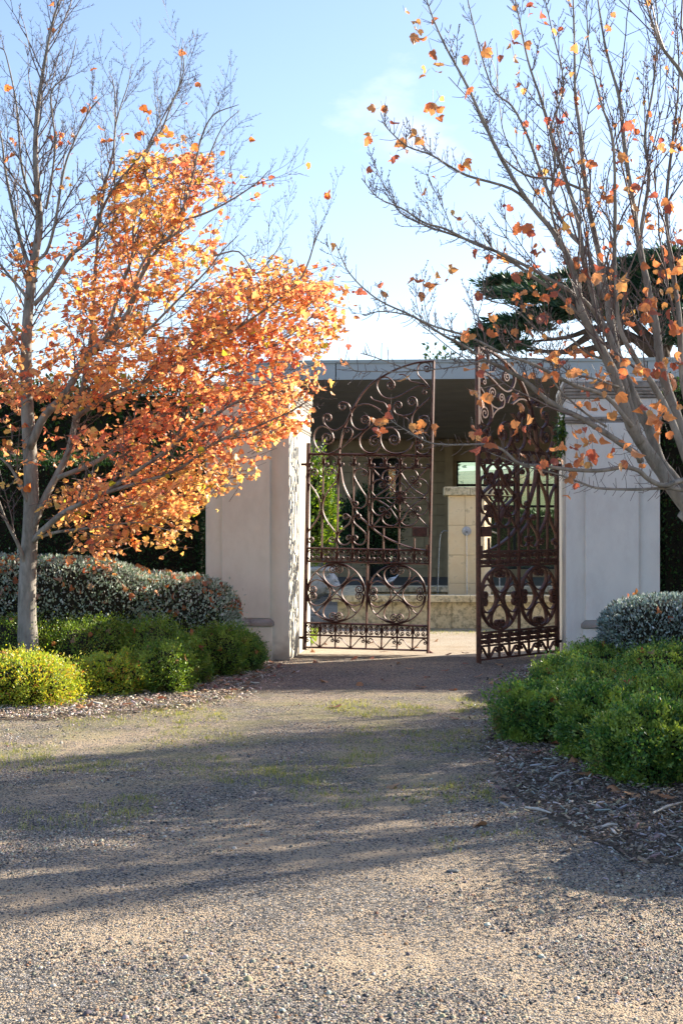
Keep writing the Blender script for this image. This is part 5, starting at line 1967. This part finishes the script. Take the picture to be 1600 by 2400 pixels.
MB().tube([(0, 0, 0), (0, 0, 1.7 + 475 / F * 60)], [0.06, .03], 6).build('pole', M['lead'], mast)
MB().tube([(-0.85, 0, 1.7 + 455 / F * 60), (0.5, 0, 1.7 + 458 / F * 60)], 0.025, 6).build('crossbar', M['lead'], mast)

# ------------------------------------------------------------------ GRAVEL, MULCH, GRASS, FALLEN LEAVES
OCT_V = [(1, 0, 0), (0, 1, 0), (-1, 0, 0), (0, -1, 0), (0, 0, 1)]
OCT_F = [(0, 1, 4), (1, 2, 4), (2, 3, 4), (3, 0, 4)]
STV = []
for k in range(5):
    r_ = random.Random(k + 50)
    pts = []
    for j in range(5):
        a = j * 2 * math.pi / 5 + r_.uniform(-.3, .3)
        rr = r_.uniform(.75, 1.15)
        pts.append((rr * math.cos(a), rr * math.sin(a), 0))
    for j in range(5):
        pts.append((pts[j][0] * .62 + r_.uniform(-.1, .1), pts[j][1] * .62 + r_.uniform(-.1, .1), r_.uniform(.5, .75)))
    pts.append((0, 0, r_.uniform(.65, .9)))
    STV.append(pts)
STF = []
for j in range(5):
    j2 = (j + 1) % 5
    STF += [(j, j2, 5 + j2), (j, 5 + j2, 5 + j), (5 + j, 5 + j2, 10)]

# sample by solid angle: denser in the near ground, thinner with distance
ns = 210000
yy = rng.uniform(1480, 2440, ns * 2)
xx = rng.uniform(-40, 1640, ns * 2)
dd = EYE * F / (yy - HZ)
X = (xx - 800) / F * dd
# area per photograph pixel grows as d^3: keep with probability for roughly equal ground density up to 9 m
kp = rng.random(len(dd)) < np.clip((dd / 9.0) ** 3, 0, 1) * np.clip(1.3 - dd / 15, 0.15, 1)
pa = np.array([mnoise.fractal(Vector((a * 0.75, b * 0.75, 1.7)), 1.0, 2.0, 5) for a, b in zip(X[:1], dd[:1])])
X, dd = X[kp], dd[kp]
pn = np.array([mnoise.fractal(Vector((a * 0.8, b * 0.8, 1.7)), 0.9, 2.0, 4) for a, b in zip(X, dd)])
kp = rng.random(len(X)) < np.clip(0.42 + pn * 2.2, 0.06, 1.0)
kp &= ~inpoly(X, dd, LBEDs) & ~inpoly(X, dd, RBEDs)
X, dd = X[kp], dd[kp]
n = len(X)
print('stones', n)
sizes = rng.lognormal(math.log(0.0046), 0.38, n)
a = rng.uniform(0, 2 * math.pi, n)
yd = np.c_[np.cos(a), np.sin(a), rng.normal(0, .12, n)]
nm = np.c_[rng.normal(0, .18, n), rng.normal(0, .18, n), np.ones(n)]
C = pick([(0.04, 0.04, 0.042), (0.10, 0.095, 0.09), (0.20, 0.17, 0.135), (0.31, 0.26, 0.195), (0.46, 0.41, 0.34), (0.23, 0.13, 0.07)], n, [2, 3, 4, 5, 2, 1.2], 0.15)
RZ = np.array([relief(a_, b_) for a_, b_ in zip(X, dd)]) - 0.001
RZ = np.where(dd < 19, RZ, -0.0005)
g = scatter('gravel', np.c_[X, dd, RZ], yd, nm, sizes, C, M['stones'], STV, STF)
tag(g, 'loose grey and tan gravel spread over the drive', 'gravel', kind='stuff')

# wood chips on both beds
CH_V = [(-.5, -.14, 0), (.5, -.10, 0), (.46, .13, 0), (-.42, .10, 0), (-.5, -.14, .10), (.5, -.10, .13), (.46, .13, .10), (-.42, .10, .07)]
CH_F = [(4, 5, 6), (4, 6, 7), (0, 1, 5), (0, 5, 4), (1, 2, 6), (1, 6, 5), (2, 3, 7), (2, 7, 6), (3, 0, 4), (3, 4, 7)]


def chips(name, poly, n, label, cols, wts, ylim):
    xs = [p[0] for p in poly]
    ys = [p[1] for p in poly]
    x = rng.uniform(min(xs) - .3, max(xs) + .3, n * 3)
    y = rng.uniform(ylim[0], ylim[1], n * 3)
    vis = np.abs(x) < 0.26 * y
    # ragged edge: some chips spill over the border
    cx_, cy_ = np.mean(xs), np.mean(ys)
    k = 1 + np.abs(rng.normal(0, 0.07, n * 3)) * (rng.random(n * 3) < .45)
    ok = inpoly(cx_ + (x - cx_) / k, cy_ + (y - cy_) / k, poly) & vis
    x, y = x[ok][:n], y[ok][:n]
    m = len(x)
    ins = inpoly(x, y, poly)
    zz = np.where(ins, 0.030, 0.012) + np.abs(rng.normal(0, .012, m))
    a = rng.uniform(0, 2 * math.pi, m)
    o = scatter(name, np.c_[x, y, zz], np.c_[np.cos(a), np.sin(a), rng.normal(0, .30, m)], np.c_[rng.normal(0, .35, m), rng.normal(0, .35, m), np.ones(m)],
                rng.lognormal(math.log(.020), .52, m), pick(cols, m, wts, .18), M['chips'], CH_V, CH_F)
    tag(o, label, 'wood chips', kind='stuff')


chc = [(0.44, 0.41, 0.38), (0.27, 0.215, 0.17), (0.15, 0.11, 0.085), (0.34, 0.26, 0.19), (0.06, 0.045, 0.036)]
chips('bark_mulch', RBEDs, 75000, 'grey-brown bark chips covering the right garden bed', chc, [3, 4, 4, 2, 3], (6.6, 18))
chips('bark_mulch', LBEDs, 40000, 'pale bark chips and dry litter along the edge of the left bed', [(0.56, 0.50, 0.42), (0.36, 0.28, 0.20), (0.17, 0.125, 0.09), (0.42, 0.27, 0.16)],
      [3, 3, 3, 1], (12.8, 19))

# short grass in thin tufts
BL_V = [(-.05, 0, 0), (.05, 0, 0), (.03, .55, .05), (0, 1, .22)]
BL_F = [(0, 1, 2), (0, 2, 3)]
gx, gy = [], []
for _ in range(2200):
    py_ = random.choice([random.gauss(1700, 40), random.gauss(1830, 40), random.gauss(1660, 12), random.uniform(1640, 1950)])
    px_ = random.uniform(0, 1150) if py_ < 1960 else random.uniform(900, 1400)
    if py_ < 1630:
        continue
    q = Gd(px_, py_)
    if mnoise.noise(Vector((q.x * .9, q.y * .9, 4))) < 0.0:
        continue
    for _b in range(random.randint(4, 26)):
        gx.append(q.x + random.gauss(0, .035))
        gy.append(q.y + random.gauss(0, .035))
for (px_, py_, n_) in [(1040, 1980, 50), (1050, 1995, 40), (1220, 1960, 60), (1240, 1975, 30), (820, 1895, 70), (1255, 1930, 40), (1050, 1850, 60), (1135, 1965, 50)]:
    q = Gd(px_, py_)
    for _b in range(n_):
        gx.append(q.x + random.gauss(0, .05))
        gy.append(q.y + random.gauss(0, .05))
for _ in range(2500):
    q = Gd(random.uniform(1000, 1330), random.gauss(1482, 4))
    gx.append(q.x)
    gy.append(q.y)
gx, gy = np.array(gx), np.array(gy)
n = len(gx)
g = scatter('grass', np.c_[gx, gy, np.full(n, 0.006)], np.c_[rng.normal(0, .45, n), rng.normal(0, .45, n), np.ones(n)], rng.normal(0, 1, (n, 3)),
            rng.uniform(.012, .045, n), pick([(0.15, 0.20, 0.04), (0.26, 0.29, 0.07), (0.38, 0.36, 0.14)], n), M['shrub_leaf'], BL_V, BL_F)
tag(g, 'sparse short grass growing through the gravel drive', 'grass', kind='stuff')
# lawn blades inside
n = 9000
g = scatter('grass', np.c_[rng.uniform(-1.6, -0.40, n), rng.uniform(21.6, 25, n), np.full(n, .02)], np.c_[rng.normal(0, .3, n), rng.normal(0, .3, n), np.ones(n)],
            rng.normal(0, 1, (n, 3)), rng.uniform(.04, .09, n), pick([(0.16, 0.26, 0.03), (0.28, 0.38, 0.05)], n), M['shrub_leaf'], BL_V, BL_F)
tag(g, 'bright lawn glimpsed through the foot of the left gate', 'grass', kind='stuff')

# fallen maple leaves one can point at
M['dry_leaf'] = leafmat('dry_leaf', 0.25, 0.6, (1.1, 1, .8), 0.3)
FM = []
for cc in [(0.30, 0.14, 0.08), (0.40, 0.20, 0.10), (0.24, 0.10, 0.07), (0.46, 0.27, 0.15)]:
    for vi in range(3):
        me_ = bpy.data.meshes.new('fallen_leaf')
        me_.from_pydata([(x, y - .4, z_ * 0.8) for x, y, z_ in MAPLE_V[(vi * 2 + len(FM)) % 6]], [], MAPLE_F)
        at_ = me_.color_attributes.new('col', 'FLOAT_COLOR', 'POINT')
        for dd_ in at_.data:
            j = 1 + random.gauss(0, .1)
            dd_.color = (cc[0] * j, cc[1] * j, cc[2] * j, 1)
        me_.materials.append(M['dry_leaf'])
        FM.append(me_)


def fallen(lst, label, group, uniq=None):
    words = 'first second third fourth fifth sixth seventh eighth ninth tenth eleventh twelfth thirteenth fourteenth fifteenth sixteenth seventeenth eighteenth nineteenth twentieth twenty-first twenty-second twenty-third'.split()
    for k, (x, y) in enumerate(sorted(lst)):
        q = Gd(x, y)
        o = link('fallen_leaf', random.choice(FM))
        s = random.uniform(.08, .12)
        o.matrix_world = Matrix.Translation((q.x, q.y, 0.026 if not (inpoly([q.x], [q.y], RBEDs)[0] or inpoly([q.x], [q.y], LBEDs)[0]) else 0.06)) @ Matrix.Rotation(random.uniform(0, 6.28), 4, 'Z') @ \
            Matrix.Rotation(random.gauss(0, .25), 4, 'X') @ Matrix.Scale(s, 4)
        tag(o, label if len(lst) == 1 else label + ', %s from the left' % words[k], 'leaf', group)


fallen([(985, 1615), (935, 1558), (1040, 1577), (1090, 1560), (1180, 1632), (1150, 1605), (1165, 1595), (740, 1555), (870, 1545), (830, 1548), (900, 1600), (690, 1580),
        (1000, 1590), (760, 1600), (960, 1572), (1170, 1560), (1120, 1590), (640, 1590), (1060, 1620), (840, 1610)],
       'brown maple leaf on the shaded gravel before the gates', 'leaves on the shaded gravel before the gates')
fallen([(1020, 1505), (1090, 1535), (1010, 1532), (975, 1520), (760, 1512), (790, 1520), (870, 1510), (930, 1516), (1050, 1538), (1180, 1540), (1210, 1535), (1280, 1520), (735, 1530), (905, 1528)],
       'rusty maple leaf on the sunlit gravel between the gates', 'leaves on the sunlit gravel between the gates')
fallen([(785, 1662)], 'single orange leaf on the sunlit strip in front of the shadow', 'leaves on the open drive')
fallen([(1065, 1690)], 'pale leaf on the shaded drive left of the tip of the right bed', 'leaves on the open drive')
fallen([(920, 1848)], 'brown leaf among the grass tufts in the middle of the drive', 'leaves on the open drive')
fallen([(1178, 1880)], 'pale leaf at the edge of the chips of the right bed', 'leaves on the open drive')
fallen([(1117, 1940)], 'yellowish curled leaf at the border of shade and sun on the drive', 'leaves on the open drive')
fallen([(610, 1585), (590, 1600), (560, 1605), (530, 1615), (505, 1622), (480, 1630), (570, 1592), (625, 1575), (600, 1575), (545, 1630), (440, 1645), (380, 1650), (350, 1655), (300, 1665), (210, 1668), (190, 1672),
        (585, 1612), (515, 1605), (470, 1618), (650, 1568), (660, 1560), (635, 1556)],
       'dry leaf in the litter edging the left bed', 'leaves on the edge of the left bed')
fallen([(1330, 1790), (1345, 1800), (1370, 1830), (1300, 1760), (1260, 1780), (1480, 1880), (1530, 1875), (1560, 1890), (1440, 1870)],
       'dry leaf on the chips under the right shrubs', 'leaves on the chips of the right bed')
q = Gd(1060, 2050)
st = empty('flat_stone', (q.x, q.y, relief(q.x, q.y) - .003), 0.2, 'flat dark oval stone lying alone on the sunlit drive', 'stone')
bm = bmesh.new()
bmesh.ops.create_icosphere(bm, subdivisions=3, radius=1)
for v in bm.verts:
    v.co = Vector((v.co.x * .034, v.co.y * .02, v.co.z * .009 + .008)) * (1 + .08 * mnoise.noise(v.co * 2))
me = bpy.data.meshes.new('stone')
bm.to_mesh(me)
bm.free()
link('body', me, st, noisy('dark_stone', (0.07, 0.08, 0.08), (0.13, 0.14, 0.14), 30, 0.7, 0.3, 100))
# pale sticks on the chips
for k, (x0, y0, x1, y1) in enumerate([(1530, 1905, 1598, 1880), (1408, 1938, 1446, 1932), (1230, 1892, 1290, 1905), (1292, 1828, 1322, 1812)]):
    a, b = Gd(x0, y0, .055), Gd(x1, y1, .06)
    mid = (a + b) / 2 + Vector((0, 0.01, 0.006))
    o = MB().tube([a, mid, b], [.006, .009, .004], 6).build('stick', M['chips_pale'] if 'chips_pale' in M else M.setdefault('chips_pale', noisy('pale_wood', (0.40, 0.38, 0.35), (0.58, 0.55, 0.50), 20, .8, .2, 90)))
    tag(o, ['long pale stick on the chips at the right edge', 'short thick white stick on the right bed', 'thin twig at the border of chips and gravel',
            'small pale stick below the front shrubs'][k], 'stick')
print('objects', len(S.objects))
